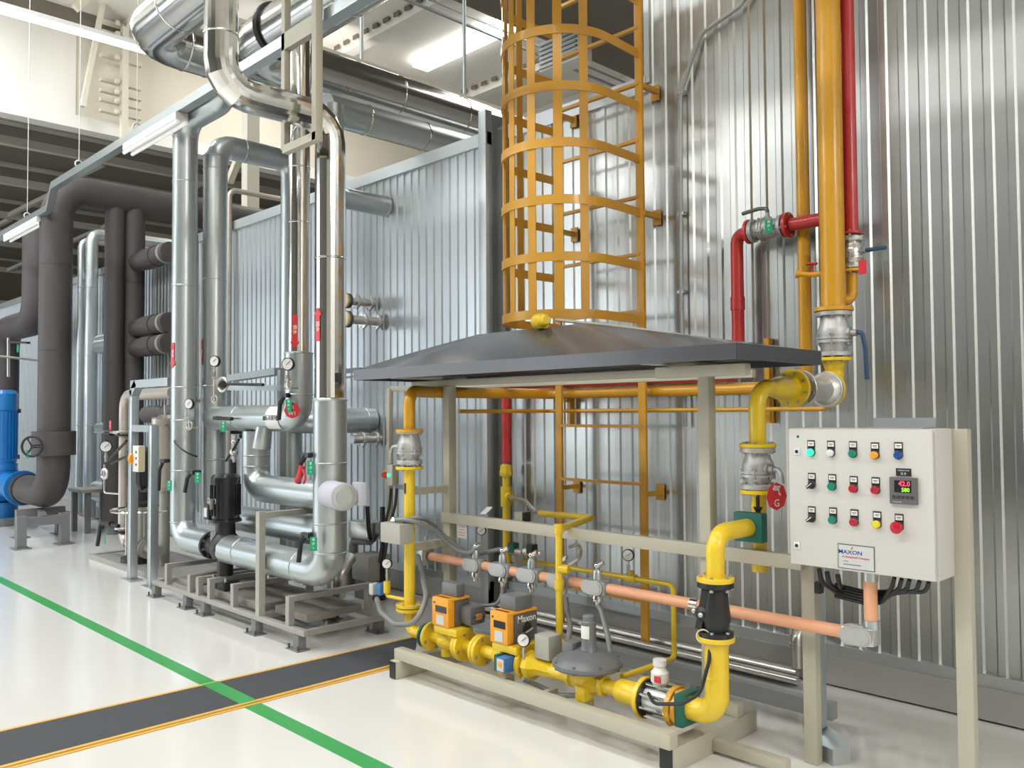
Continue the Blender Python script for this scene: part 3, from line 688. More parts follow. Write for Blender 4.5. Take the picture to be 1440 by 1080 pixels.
actuator(606, 652, 838, 878, 'orange and charcoal shut-off valve with bulging cover, left of the pair', 'MAXON', True, (607, 630, 660, 3.04))
actuator(677, 742, 857.5, 902, 'orange and charcoal shut-off valve with white lettering, right of the pair', 'Maxon', False, (688.5, 713, 755, 3.04))
xa_, xb_ = gx(652), gx(677)
t = pipe_thing('yellow_spool', 'short yellow flanged spool pipe between the two orange shut-off valves', 'yellow', [(xa_, ty, za_), (xb_, ty, za_)], .032, 0, 'pipe')
flange(t, (xa_ + .014, ty, za_), X, .085, .022, 'yellow', 4, .009); flange(t, (xb_ - .014, ty, za_), X, .082, .022, 'yellow', 4, .009)
for i, px in enumerate((612, 712)):
    pass
x1, x2 = gx(742), gx(800, 960)
t = pipe_thing('yellow_pipe', 'tapered yellow pipe with union between orange valve and grey regulator', 'yellow', [(x1, ty, za_), (x2, ty, za_)], .036, 0)
part('union', MB().lathe((x1 + .0, ty, za_), X, [(0, .06), (.02, .075), (.05, .075), (.07, .06), (.09, .045), (.2, .036)], 8), 'yellow', t)
solo('pressure_switch', MB().box((gx(730) - .028, ty - .135, za_ - .03), (gx(730) + .035, ty - .06, za_ + .045), .006), 'blue_box', 'small blue box switch on green plate in front of the yellow gas line', 'switch')
o = bpy.data.objects['pressure_switch']; o.data.materials[0] = MAT['blue_box']
sx = gx(730)
part('face_plate', MB().box((sx - .02, ty - .139, za_ - .022), (sx + .027, ty - .135, za_ + .038)), 'label_grey', o)
part('dial', MB().lathe((sx + .004, ty - .139, za_ + .012), -Y, [(0, .014), (.006, .012)], 20), 'orange', o)
part('base_plate', MB().box((sx - .05, ty - .13, za_ - .03), (sx - .03, ty - .04, za_ + .05)), 'dark_green', o)
gauge((gx(748, 905), ty - .06, PZ(748, 903, ty - .06)), V((.5, -1, .1)), .035, 'round white gauge beside the lever of the right orange valve', .06)
bx_ = P(771, 908, y=ty + .02)
t = thing('junction_box', 'grey square box standing behind the yellow union', 'box', bx_ - Z * .08)
part('box', MB().cbox(bx_, (.1, .1, .12), .008), 'frame_grey', t); part('nipple', MB().cyl(bx_ - Z * .06, bx_ - Z * .1, .02), 'yellow', t)
# regulator
rgx = gx(826, 940); rz_ = PZ(826, 930, ty)
t = thing('gas_regulator', 'grey mushroom-shaped gas pressure regulator on a yellow valve body', 'regulator', V((rgx, ty, .12)))
part('valve_body', MB().lathe((rgx - .11, ty, za_), X, [(0, .05), (.02, .05), (.03, .04), (.07, .055), (.15, .055), (.19, .04), (.2, .05), (.22, .05)], 8).lathe((rgx, ty, za_ - .075), Z, [(0, .03), (.02, .05), (.06, .055), (.1, .06), (rz_ - .04 - za_ + .075, .085)], 24).box((rgx - .02, ty - .07, za_ - .08), (rgx + .04, ty, za_ - .01), .008), 'yellow', t)
part('diaphragm_case', MB().lathe((rgx, ty, rz_ - .05), Z, [(0, .07), (.012, .12), (.024, .158), (.036, .168), (.05, .168), (.055, .16), (.075, .14), (.095, .09), (.105, .05), (.11, .05)], 48), 'regulator', t)
part('spring_tower', MB().lathe((rgx + .01, ty, rz_ + .04), Z, [(0, .05), (.03, .04), (.04, .036), (.15, .036), (.155, .03), (.175, .03), (.18, .024)], 24), 'regulator', t)
part('side_boss', MB().box((rgx - .12, ty - .05, rz_ + .01), (rgx - .05, ty + .04, rz_ + .085), .012), 'regulator', t)
a0_ = math.radians(-100); mb = MB(); pr = []
for i in range(9):
    a = math.radians(-125 + i * 10); pr.append((rgx + .01 + .0372 * math.cos(a), ty + .0372 * math.sin(a)))
va = [mb.bm.verts.new((p[0], p[1], rz_ + .115)) for p in pr]; vb_ = [mb.bm.verts.new((p[0], p[1], rz_ + .175)) for p in pr]
for i in range(8): mb._face([va[i], va[i + 1], vb_[i + 1], vb_[i]])
part('data_label', mb, 'paper', t)
bolts(t, (rgx, ty, rz_ - .007), Z, .158, 8, .007, .04, 'regulator')
x3, x4 = rgx + .1, gx(905, 985)
t = pipe_thing('yellow_pipe', 'yellow pipe widening into a thick section right of the grey regulator', 'yellow', [(x3, ty, za_), (x4, ty, za_)], .034, 0)
part('thick_section', MB().lathe((gx(866, 970), ty, za_), X, [(0, .034), (.03, .054), (x4 - gx(866, 970), .054)], 28), 'yellow', t)
flange(t, (x4 + .01, ty, za_), X, .092, .022, 'yellow', 0)
x5 = cgx - .045
t = thing('flow_meter', 'clear-bodied yellow flanged meter with chrome tie rods at the right of the gas line', 'meter', V(((x4 + x5) / 2, ty, .13)))
part('body', MB().lathe((x4 + .021, ty, za_), X, [(0, .055), (x5 - x4 - .03, .055)], 28), 'glass', t)
part('gasket', MB().lathe((x4 + .021, ty, za_), X, [(0, .084), (.008, .084)], 28), 'black', t)
flange(t, (x5 - .0, ty, za_), X, .088, .026, 'amber', 8, .011)
flange(t, (x5 + .027, ty, za_), X, .08, .02, 'amber', 0)
for i in range(8):
    a = i * math.pi / 4 + .3; q = V((0, math.cos(a) * .072, math.sin(a) * .072))
    part('tie_rod', MB().cyl(V((x4 + .02, ty, za_)) + q, V((x5, ty, za_)) + q, .009, 10), 'chrome', t)
q = P(928, 962, y=ty)
part('transmitter', MB().lathe((q.x, ty, za_ + .055), Z, [(0, .02), (.02, .028), (.035, .04), (.075, .04), (.085, .03), (.1, .022), (.105, .03), (.13, .03)], 24), 'white', t)
part('transmitter_label', MB().box((q.x + .0, ty - .043, za_ + .095), (q.x + .032, ty - .037, za_ + .122)), 'red_tag', t)
cb_ = [P(912, 975, y=ty - .06), P(920, 990, y=ty - .11), P(960, 990, y=ty - .12), P(985, 975, y=ty - .1), P(997, 930, y=ty - .06), P(1000, 893, y=ty - .02)]
solo('cable', MB().tube(cb_, .008, .08, 10), 'black', 'black cable looping from the white meter head up to the check valve', 'cable')
# foot plates on the beam
for px, lab in ((715, 'tan pipe foot on the front beam under the right orange valve'), (775, 'tan pipe foot on the front beam under the yellow union'), (826, 'tan pipe foot under the grey regulator')):
    x = gx(px); part('pipe_support', MB().box((x - .015, 3.021, .1), (x + .015, ty + .03, .13)), 'tan', FRAME)
# instrument line in front: yellow bypass with hose
iy = 3.28
q0, q1, q2 = P(759, 722, y=3.85), P(832, 728, y=3.8), P(788, 738, y=3.30)
xv = P(786, 800, y=3.30)
t = pipe_thing('yellow_pipe', 'slim yellow impulse pipe hooking over the tan rail down to the regulator', 'yellow', [q0, q1, V((xv.x, 3.30, q1.z)), V((xv.x, 3.30, PZ(785, 905, 3.30)))], .019, .03, n=16)
for yy in (815, 737): part('coupling', MB().lathe((xv.x, 3.30, PZ(786, yy, 3.30)), -Z, [(0, .026), (.05, .026)], 12), 'yellow', t)
part('tee', MB().cyl((xv.x, 3.30, PZ(786, 800, 3.3)), (xv.x + .05, 3.32, PZ(786, 800, 3.3)), .024), 'yellow', t)
part('elbow', MB().sph((xv.x, 3.30, PZ(785, 903, 3.30)), .028, 16).cyl((xv.x, 3.3, PZ(785, 903, 3.3)), (xv.x + .06, 3.24, PZ(785, 907, 3.3)), .018), 'yellow', t)
# second slim line along the copper conduit with gauges
sy = 3.62
s0, s1, s2, s3 = P(735, 785, y=sy), P(947, 825, y=sy), P(950, 962, y=sy), P(938, 970, y=3.2)
zz = PZ(887, 813, sy)
t = pipe_thing('yellow_pipe', 'slim yellow sensing pipe running behind the copper conduit and down to the meter', 'yellow', [(s0.x, sy, zz), (s1.x, sy, zz), (s1.x, sy, .26), (s1.x, 3.2, .26)], .014, .03, n=14)
gxp = PX(887, 813, sy); part('tee', MB().cyl((gxp - .035, sy, zz), (gxp + .035, sy, zz), .022).cyl((gxp, sy, zz), (gxp, sy, zz + .04), .018), 'yellow', t)
gauge((gxp, sy - .02, PZ(886, 780, sy)), V((.4, -1, 0)), .032, 'small dial gauge on the slim yellow pipe below the tan rail', .07)
gauge((PX(677, 745, 3.6), 3.6, PZ(677, 746, 3.6)), V((.6, -1, 0)), .03, 'small dial gauge behind the tan rail near the red-written plate', .06)
yq = P(548, 792, y=VY)
gauge((yq.x, VY - .02, yq.z), V((.7, -1, 0)), .032, 'small dial gauge left of the tall yellow drop pipe', .1)
t = thing('needle_valve', 'small yellow needle valve joined to the flange of the left drop pipe', 'valve', V((yq.x, VY, vb)))
part('body', MB().tube([(yq.x, VY - .02, yq.z - .13), (yq.x, VY - .02, vb + .03), (VX, VY, vb + .03)], .012, .02, 12).cyl((yq.x, VY - .02, vb + .05), (yq.x, VY - .02, vb + .12), .022), 'yellow', t)
t = solo('pressure_switch', MB().cbox(P(537, 828, y=VY - .02), (.05, .06, .07), .006), 'blue_box', 'small blue and grey switch box left of the tall yellow drop pipe', 'switch')
part('grey_side', MB().cbox(P(528, 828, y=VY - .02) - X * .01, (.04, .058, .068), .006), 'label_grey', t)
# ================================================================== COPPER CONDUIT
ky = 3.38; kz = PZ(890, 834, ky)
kx = lambda px, py=800: PX(px, py, ky)
t = thing('copper_conduit', 'long copper-coloured conduit running across the tan frame with grey outlet boxes', 'conduit', V((kx(606), ky, kz)))
segs = [(606, 657), (681, 694), (720, 733), (762, 776), (803, 824), (856, 1186)]
for a, b in segs: part('tube', MB().cyl((kx(a), ky, kz), (kx(b, 860), ky, kz), .026), 'copper', t)
cp_ = kx(978, 850); part('coupling', MB().lathe((cp_ - .02, ky, kz), X, [(0, .03), (.04, .03)], 20), 'chrome', t)
def oval(t, x0, x1, z, h, y):
    """screwed-on oval cover plate with a raised rim"""
    def ring(hh): return [V((x0 + hh + (hh if s > 0 else 0) * 0 + (x1 - x0 - 2 * hh) * (1 if s > 0 else 0) + hh * math.cos(a) , y, z + hh * math.sin(a))) for s, a in [(1, math.radians(-90 + i * 18)) for i in range(11)] + [(-1, math.radians(90 + i * 18)) for i in range(11)]]
    part('cover', MB().prism(ring(h), -Y * .008), 'valve_cast', t)
    q = [p + V((0, -.008, 0)) for p in ring(h)]; c = V(((x0 + x1) / 2, y - .008, z)); part('cover_face', MB().prism([c + (p - c) * .84 for p in q], -Y * .003), 'valve_cast', t)
for i, (a, b) in enumerate(((657, 681), (694, 720), (733, 762), (776, 803), (824, 856))):
    xa, xb = kx(a), kx(b); xm = (xa + xb) / 2; w_ = (xb - xa)
    nm = ['leftmost', 'second from left', 'third from left', 'fourth from left', 'rightmost'][i]
    t = thing('conduit_box', 'grey oval outlet box on the copper conduit, %s of the five' % nm, 'box', V((xm, ky, kz - .1)), 'grey oval outlet boxes')
    part('body', MB().box((xm - w_ * .5, ky - .035, kz - .038), (xm + w_ * .5, ky + .03, kz + .038), .02), 'galv_dull', t)
    oval(t, xm - w_ * .5, xm + w_ * .42, kz, .036, ky - .035)
    part('hub', MB().lathe((xm, ky, kz + .034), Z, [(0, .024), (.04, .022), (.05, .018)], 16).cyl((xm, ky, kz + .08), (xm, ky, kz + .1), .012), 'galv', t)
    part('gland', MB().sph((xm, ky, kz + .105), .018, 12).lathe((xm + .012, ky, kz + .11), V((.8, .2, .5)), [(0, .012), (.03, .012)], 8), 'chrome', t)
    part('gland', MB().lathe((xm, ky, kz - .036), -Z, [(0, .02), (.02, .028), (.035, .028), (.04, .016), (.06, .016)], 14), 'chrome', t)
t = thing('conduit_box', 'grey oval pull box where the copper conduit turns up into the cabinet', 'box', P(1212, 890, y=ky))
q = V((kx(1213, 890), ky, kz)); 
part('body', MB().box((q.x - .075, ky - .04, kz - .036), (q.x + .06, ky + .035, kz + .036), .018), 'alu', t)
oval(t, q.x - .075, q.x + .055, kz, .036, ky - .0402)
part('hub', MB().cyl((q.x + .035, ky, kz + .03), (q.x + .035, ky, kz + .065), .031), 'galv', t)
zcab0 = PZ(1250, 806, 3.38)
t = thing('copper_conduit', 'short upright copper-coloured conduit between pull box and cabinet bottom', 'conduit', V((q.x + .035, ky, kz + .06)))
part('tube', MB().cyl((q.x + .035, ky, kz + .06), (q.x + .035, ky, .84), .026), 'copper', t)
part('hub', MB().cyl((q.x + .035, ky, .83), (q.x + .035, ky, .875), .03), 'galv', t)
# end box and grey junction box on the left
t = thing('conduit_box', 'tan-faced outlet box closing the left end of the copper conduit', 'box', P(598, 790, y=ky) - Z * .06)
q = P(598, 780, y=ky); part('body', MB().box((q.x - .03, ky - .06, q.z - .06), (q.x + .045, ky + .03, q.z + .07), .014), 'galv', t); part('cover', MB().box((q.x - .042, ky - .05, q.z - .05), (q.x - .03, ky + .02, q.z + .06), .005), 'tan', t)
part('nipple', MB().cyl((q.x + .04, ky, kz), (kx(606) + .01, ky, kz), .014), 'galv_dull', t); part('nipple', MB().cyl((q.x + .02, ky - .01, q.z + .06), (q.x + .02, ky - .01, q.z + .12), .014), 'galv_dull', t)
q = P(558, 749, y=3.02)
t = thing('junction_box', 'grey metal junction box with gland in front of the tall left drop pipe', 'box', q - Z * .06)
part('box', MB().cbox(q, (.19, .10, .115), .006), 'frame_grey', t)
part('gland', MB().lathe(q + V((-.03, -.0, .058)), Z, [(0, .02), (.01, .024), (.02, .018), (.03, .014)], 10), 'chrome', t)
part('mounting_arm', MB().bar(q + Y * .05, V((q.x, VY - .0, q.z)), .03, .03), 'frame_grey', t)
def hose(pts, r, label, m='hose', bend=.12, name='hose', cat='hose'):
    return solo(name, MB().tube(pts, r, bend, 12), m, label, cat)
jb = q
hose([jb + V((.0, -.0, .075)), jb + V((.12, .0, .09)), P(612, 745, y=3.2), P(640, 775, y=3.33), P(668, 779, y=3.36), V((kx(668), ky, kz + .105))], .014, 'grey conduit hose arching from the junction box to the leftmost outlet box')
hose([jb + V((.03, .03, .06)), jb + V((.14, .05, .13)), P(618, 748, y=3.3), P(660, 782, y=3.44), P(705, 772, y=3.44), V((kx(707), ky, kz + .105))], .013, 'grey conduit hose running behind to the second outlet box')
hose([P(588, 782, y=3.3), P(592, 800, y=3.22), P(600, 840, y=3.08), P(585, 878, y=2.98), P(555, 878, y=2.98), P(535, 860, y=3.0), P(530, 842, y=3.05)], .016, 'grey conduit hose looping around the left drop pipe to the blue switch')
hose([V((kx(795), ky, kz - .09)), P(797, 860, y=3.36), P(802, 880, y=3.32), P(798, 905, y=3.2)], .014, 'grey conduit hose dropping from the fourth outlet box behind the impulse pipe')
hose([V((kx(840), ky, kz - .09)), P(846, 860, y=3.36), P(855, 895, y=3.3), P(860, 935, y=3.2)], .014, 'grey conduit hose dropping from the rightmost outlet box behind the regulator')
hose([V((kx(707), ky, kz - .09)), P(706, 835, y=3.37), P(700, 850, y=3.34), P(680, 852, y=3.3), P(658, 848, y=3.22)], .011, 'grey conduit hose curving from the second outlet box to the left orange valve')
hose([P(735, 955, y=ty - .1), P(760, 965, y=ty + .0), P(785, 978, y=ty + .02), P(812, 978, y=ty + .05)], .012, 'dark conduit hose sagging under the yellow line from the blue switch')
hose([P(800, 770, y=3.5), P(812, 765, y=3.55), P(818, 772, y=3.6), P(815, 785, y=3.5), P(800, 795, y=3.45)], .009, 'thin copper-coloured hose looped behind the fourth outlet box', 'steel_warm', .03)
for a, b, lab in ((748, 772, 'small solenoid fitting behind the third outlet box'), (722, 770, 'small steel fitting behind the second outlet box')):
    q = P(a, b, y=3.55)
    t = thing('solenoid_valve', lab, 'valve', q - Z * .04)
    part('coil', MB().cbox(q, (.05, .05, .06), .008), 'black' if a > 730 else 'dark_green', t); part('body', MB().cyl(q - X * .06 - Z * .02, q + X * .08 - Z * .02, .02).cyl(q - Z * .04, V((q.x, q.y, zz)), .012), 'steel_warm' if a < 730 else 'alu', t)
solo('zip_tie', MB().torus(P(989, 895, y=ty - .06), V((.5, -1, 0)), .028, .003, 20, 6), 'zip', 'pale loop of string hanging at the left of the check valve', 'tie')
# ================================================================== CONTROL CABINET
qa = P(1107.5, 602, y=3.28); qb = P(1317, 820, y=3.28); kx0, kx1 = qa.x, qb.x; kz0, kz1 = qb.z, qa.z; ky0, ky1 = 3.28, 3.475
t = thing('control_cabinet', 'white wall-type control cabinet with rows of coloured buttons on tan posts', 'cabinet', V(((kx0 + kx1) / 2, (ky0 + ky1) / 2, kz0)))
part('body', MB().box((kx0, ky0 + .022, kz0), (kx1, ky1, kz1), .004), 'cabinet', t)
door = part('door', MB().box((kx0 + .003, ky0, kz0 + .003), (kx1 - .003, ky0 + .02, kz1 - .003), .004), 'cabinet', t)
def fc(px, py): q = P(px, py, y=ky0); return V((q.x, ky0, q.z))
for py in (635, 767):
    q = fc(1121, py); l = part('lock', MB().cbox(q - Y * .002, (.026, .005, .03), .002), 'white', door)
    part('key_hole', MB().lathe(q - Y * .0045, -Y, [(0, .007), (.002, .007)], 14), 'black', door)
q = fc(1122, 614); part('mark', MB().lathe(q, -Y, [(0, .006), (.001, .006)], 12), 'btn_green', door)
NB = {}
def button(px, py, m, kind, label):
    q = fc(px, py)
    t = thing({'light': 'indicator_light', 'button': 'push_button', 'switch': 'selector_switch', 'stop': 'stop_button'}[kind], label, {'light': 'light', 'button': 'button', 'switch': 'switch', 'stop': 'button'}[kind], q, {'light': 'indicator lights on the cabinet', 'button': 'push buttons on the cabinet', 'switch': 'selector switches on the cabinet'}.get(kind))
    pz = q + Z * .034
    part('legend_frame', MB().cbox(pz - Y * .0015, (.032, .003, .03), .001).cbox(q + Z * .012 - Y * .0015, (.032, .003, .03), .001), 'ring', t)
    pl = part('legend_plate', MB().cbox(pz - Y * .0035, (.025, .001, .018)), 'paper', t)
    part('lettering', MB().cbox(pz - Y * .0042 + Z * .002, (.017, .0006, .0025)).cbox(pz - Y * .0042 - Z * .003, (.012, .0006, .0015)), 'ring', pl)
    part('bezel', MB().lathe(q, -Y, [(0, .0165), (.006, .0165), (.008, .015)], 24), 'ring', t)
    if kind == 'light': part('lens', MB().lathe(q - Y * .007, -Y, [(0, .0145), (.01, .0145), (.015, .011), (.017, 0)], 24), m, t)
    elif kind == 'button': part('cap', MB().lathe(q - Y * .007, -Y, [(0, .0145), (.012, .0145), (.014, .012)], 24), m, t)
    elif kind == 'stop': part('mushroom', MB().lathe(q - Y * .007, -Y, [(0, .012), (.018, .012), (.02, .021), (.027, .023), (.034, .019), (.037, .008), (.0375, 0)], 28), m, t)
    else:
        part('knob', MB().obox(q - Y * .018, V((.75, 0, .6)), Y, V((-.6, 0, .75)), (.034, .022, .012), .003), 'black', t); part('pointer', MB().obox(q - Y * .0298, V((.75, 0, .6)), Y, V((-.6, 0, .75)), (.028, .001, .003)), 'paper', t)
button(1141, 636, 'lamp_green', 'light', 'glowing green indicator light at the left end of the top row')
button(1169, 637, 'btn_white', 'light', 'white indicator light, second in the top row')
button(1200, 638, 'btn_green', 'light', 'dark green indicator light in the middle of the top row')
button(1231, 640, 'btn_orange', 'light', 'orange indicator light in the top row')
button(1264, 640, 'btn_blue', 'light', 'dark blue indicator light at the right end of the top row')
button(1142, 682, 'black', 'switch', 'black selector switch starting the middle row of buttons')
button(1171, 684, 'btn_green', 'button', 'dark green push button in the middle row')
button(1201, 687, 'btn_red', 'button', 'red push button right of the green one in the middle row')
button(1232, 689, 'btn_red', 'button', 'red push button nearest the digital controller in the middle row')
button(1142, 729, 'black', 'switch', 'black selector switch starting the lowest row of buttons')
button(1172, 731, 'btn_green', 'button', 'green push button in the lowest row')
button(1202, 734, 'btn_red', 'button', 'small red push button in the lowest row')
button(1234, 737, 'btn_yellow', 'button', 'yellow push button in the lowest row')
button(1265, 741, 'btn_red', 'stop', 'large red mushroom stop button at the lower right of the cabinet')
q = fc(1271, 664); pl = solo('legend_plate', MB().cbox(q - Y * .002, (.055, .003, .028)), 'black', 'small black legend plate above the digital controller', 'plate')
part('lettering', MB().text('TEMPERATURE', .0065, q - Y * .0037 + Z * .006, X, Z, .0005).text('温 度', .0095, q - Y * .0037 - Z * .006, X, Z, .0005), 'label_grey', pl)
q = fc(1272, 690)
t = thing('digital_controller', 'black square digital controller with red and green digits on the cabinet', 'controller', q - Z * .05)
part('case', MB().cbox(q - Y * .008, (.1, .016, .1), .004), 'actuator', t)
sc = part('screen', MB().cbox(q - Y * .0164 + Z * .016, (.062, .001, .045)), 'black_gloss', t)
part('red_digits', MB().text('42.0', .026, q - Y * .0171 + Z * .026 + X * .006, X, Z, .0006, sx=.95), 'seg_red', sc)
part('green_digits', MB().text('580', .021, q - Y * .0171 + Z * .0035 + X * .01, X, Z, .0006, sx=.95), 'seg_green', sc)
for i in range(5): part('key', MB().cbox(q - Y * .0168 - Z * .024 + X * (-.033 + i * .0165), (.012, .002, .012), .0008), 'ring', t)
part('lettering', MB().text('Honeywell', .007, q - Y * .0164 - Z * .0415 - X * .022, X, Z, .0005), 'label_grey', t)
q = fc(1204, 784)
t = thing('maker_plate', 'silver maker plate with dark border below the buttons of the cabinet', 'plate', q - Z * .05)
part('border', MB().cbox(q - Y * .001, (.145, .002, .096)), 'actuator', t); pl = part('plate', MB().cbox(q - Y * .0022, (.138, .001, .089)), 'label_grey', t)
part('lettering', MB().text('MAXON', .022, q - Y * .0028 + V((-.022, 0, .017)), X, Z, .0006, sx=1.15), 'btn_blue', pl)
part('lettering', MB().text('A Honeywell Company', .0115, q - Y * .0028 + V((.0, 0, -.001)), X, Z, .0006), 'red_tag', pl)
part('lettering', MB().cbox(q - Y * .003 + V((-.015, 0, -.03)), (.07, .0005, .003)).cbox(q - Y * .003 + V((-.04, 0, -.018)), (.02, .0005, .0025)), 'actuator', pl)
part('emblem', MB().prism([q - Y * .0028 + V((-.02 + a, 0, .03 + b)) for a, b in ((0, 0), (.006, 0), (.009, .01), (.004, .006))], -Y * .0006), 'red_tag', pl)
a = P(1216, 594, y=3.5)
solo('angle_piece', MB().box((PX(1218, 600, 3.4), 3.33, kz1), (PX(1307, 600, 3.4), 3.47, kz1 + .004)).box((PX(1218, 600, 3.4), 3.466, kz1), (PX(1307, 600, 3.4), 3.47, kz1 + .04)), 'galv_dull', 'loose grey angle piece lying on top of the cabinet', 'angle')
# cables under the cabinet
def cable(pts, label, r=.009): return solo('cable', MB().tube(pts, r, .05, 10), 'black', label, 'cable', 'black cables under the cabinet')
col = P(1155, 828, y=3.46)
mid = [P(1180, 835, y=3.44), P(1215, 843, y=3.45), P(1245, 842, y=3.44)]
for i, (px, py) in enumerate(((1152, 800), (1163, 804), (1178, 808))):
    cable([P(px, py, y=3.36), P(px + 3, py + 18, y=3.37), mid[0] + Z * (.012 * i) + Y * .012 * i, mid[1] + Z * .012 * i + Y * .012 * i, mid[2] + Z * .012 * i + Y * .012 * i], 'black cable leaving the cabinet bottom near the left post, %s' % ['first', 'second', 'third'][i], .010)
for i, (px, py) in enumerate(((1258, 816), (1268, 818), (1279, 819), (1293, 821), (1306, 823))):
    cable([P(px, py, y=3.36) + Z * .01, P(px - 4, py + 10, y=3.38), P(1240 + i * 2, 848 - i * 4, y=3.40 + .006 * i), P(1215, 848 - i * 4, y=3.42 + .006 * i), P(1175, 838 - i * 4, y=3.45)], 'black cable swinging from the cabinet bottom to the bundle, %s from left' % ['first', 'second', 'third', 'fourth', 'fifth'][i], .008)
solo('cable_gland', MB().cbox(P(1152, 826, y=3.44), (.03, .04, .05), .008), 'black', 'black cable block fixed at the left cabinet post', 'gland')
# galvanised trough leg behind the cabinet post, with floor channel
q = P(1160, 1035, z=0); ly = q.y
xL = PX(1152, 900, 3.66)
t = thing('trunking_leg', 'galvanised upright trunking behind the left cabinet post with angled foot plate', 'trunking', V((xL, 3.66, 0)))
part('upright', MB().bar((xL, 3.66, .1), (xL, 3.66, .86), .05, .035, X), 'galv', t)
part('foot_plate', MB().hexa([(xL - .03, 3.58, 0), (xL + .12, 3.52, 0), (xL + .16, 3.6, 0), (xL + .0, 3.7, 0), (xL - .03, 3.58, .06), (xL + .12, 3.52, .07), (xL + .16, 3.6, .1), (xL + .0, 3.7, .1)]), 'galv', t)
solo('floor_trunking', MB().bar((PX(646, 880, 3.86), 3.86, .11), (xL - .03, 3.86, .11), .06, .075).box((-4.0, 3.84, 0), (-3.96, 3.88, .075)).box((-2.6, 3.84, 0), (-2.56, 3.88, .075)), 'galv_dull', 'galvanised cable trunking lying along the floor behind the tan frame', 'trunking')
for k, (yy, zz_) in enumerate(((WR - .10, .05), (WR - .17, .03), (WR - .23, .05))):
    solo('floor_pipe', MB().cyl((XC - .3, yy, zz_), (PX(1122, 955, yy), yy, zz_), .028 - .004 * k), 'steel', 'grey steel pipe on the floor along the wall foot, %s' % ['nearest the wall', 'in the middle', 'nearest the frame'][k], 'pipe', 'grey pipes at the wall foot')
q = P(1121, 960, y=WR - .1)
solo('floor_elbow', MB().tube([(q.x - .0, WR - .1, .08), (q.x, WR - .1, .27), (q.x, WR - .02, .27)], .03, .05).cyl((q.x, WR - .1, .2), (q.x, WR - .1, .215), .036), 'steel', 'short grey steel standpipe with elbow entering the wall behind the cabinet post', 'pipe')
zr_ = PZ(1000, 775, MR) + .031
q = P(684, 718, y=MR); solo('paper_slip', MB().obox(q + V((0, .0, .0)), V((1, 0, .05)), V((0, .5, -.8)), V((0, .8, .5)), (.05, .004, .07)), 'paper', 'small white paper slip leaning on the tan middle rail', 'paper')
q = P(733, 726, y=3.62); t = solo('beige_box', MB().cbox(q, (.07, .05, .05), .004), 'tan', 'small beige block with black end behind the tan middle rail', 'box')
part('end_cap', MB().cbox(q + X * .042, (.014, .056, .056), .002), 'black', t)
# small green push station left of the frame
q = P(552, 668, y=3.2)
t = thing('push_station', 'small grey push-button station with lit green button and red stop on orange ring', 'station', q - Z * .07)
part('box', MB().cbox(q, (.06, .05, .13), .006), 'frame_grey', t)
part('green_button', MB().lathe(q - Y * .025 + V((0, 0, .0)), -Y, [(0, .013), (.012, .011)], 18), 'lamp_green', t)
part('stop_ring', MB().lathe(q + V((-.058, .0, 0)), V((.35, -1, 0)), [(-.01, .03), (.012, .03)], 24), 'orange', t)
part('stop_knob', MB().lathe(q + V((-.054, -.012, 0)), V((.35, -1, 0)), [(0, .014), (.012, .02), (.022, .018)], 20), 'red', t); part('knob_arm', MB().bar(q - X * .06 + Y * .005, q - X * .02 + Y * .005, .03, .04), 'frame_grey', t)
part('arm', MB().bar(q + V((.02, .02, -.07)), V((fx0, 3.2, q.z - .07)), .03, .03), 'galv', t)
for i, (a, b) in enumerate(((550, 541), (558, 548))):
    solo('cable', MB().tube([P(a, 687, y=3.2), P(a - 2, 710, y=3.2), P(b, 740, y=3.25), P(b - 8, 790, y=3.4)], .009, .08, 10), 'black', ['left', 'right'][i] + ' one of two black cables hanging from the green push-button station', 'cable')
# ================================================================== PUMP SKID WITH CLAD PIPES
R1, R2, SY0, SY1 = 3.0, 3.25, 2.87, 3.48
X1 = lambda px, py=600: PX(px, py, R1)
X2 = lambda px, py=600: PX(px, py, R2)
sx0, sx1 = PX(217, 815, SY0), PX(431, 890, SY0)
t = thing('pump_skid', 'long grey steel skid with low brackets carrying the silver clad pipes', 'skid', V(((sx0 + sx1) / 2, 3.17, 0)))
zt_ = .135
for y in (SY0, SY1): part('side_beam', MB().bar((sx0, y, zt_ - .019), (sx1, y, zt_ - .019), .04, .038, Z, .003), 'rail_steel', t)
for x in (sx0 + .02, X1(275, 860) if False else -6.46, -5.45, sx1 - .02): part('end_beam', MB().bar((x, SY0 + .021, zt_ - .019), (x, SY1 - .021, zt_ - .019), .04, .036), 'rail_steel', t)
for px, py in ((220, 838), (264, 852), (289, 861), (361, 890), (421, 912)):
    x = PX(px, py, SY0)
    for y in (SY0, SY1):
        l = part('leg', MB().box((x - .03, y - .025, 0), (x + .03, y + .03, zt_ - .04)), 'leg_grey', t)
        part('foot_plate', MB().box((x - .09, y - .05, 0), (x + .06, y + .045, .006)), 'leg_grey', l)
        for dx in (-.07, .045): part('anchor_bolt', MB().cyl((x + dx, y - .035, .006), (x + dx, y - .035, .035), .008, 8), 'dark_bolt', l)
for px, py, zz in ((237, 785, .30), (269, 806, .27), (281, 811, .27), (297, 815, .285), (330, 818, .295), (408, 838, .322)):
    x = PX(px, py, SY0)
    part('bracket', MB().box((x - .025, SY0 - .02, zt_), (x + .02, SY0 + .02, zz)).box((x - .025, SY0 + .02, zz - .035), (x + .02, SY1 - .02, zz)).box((x - .025, SY1 - .02, zt_), (x + .02, SY1 + .02, zz)), 'rail_steel', t)
x = PX(367, 868, SY0)
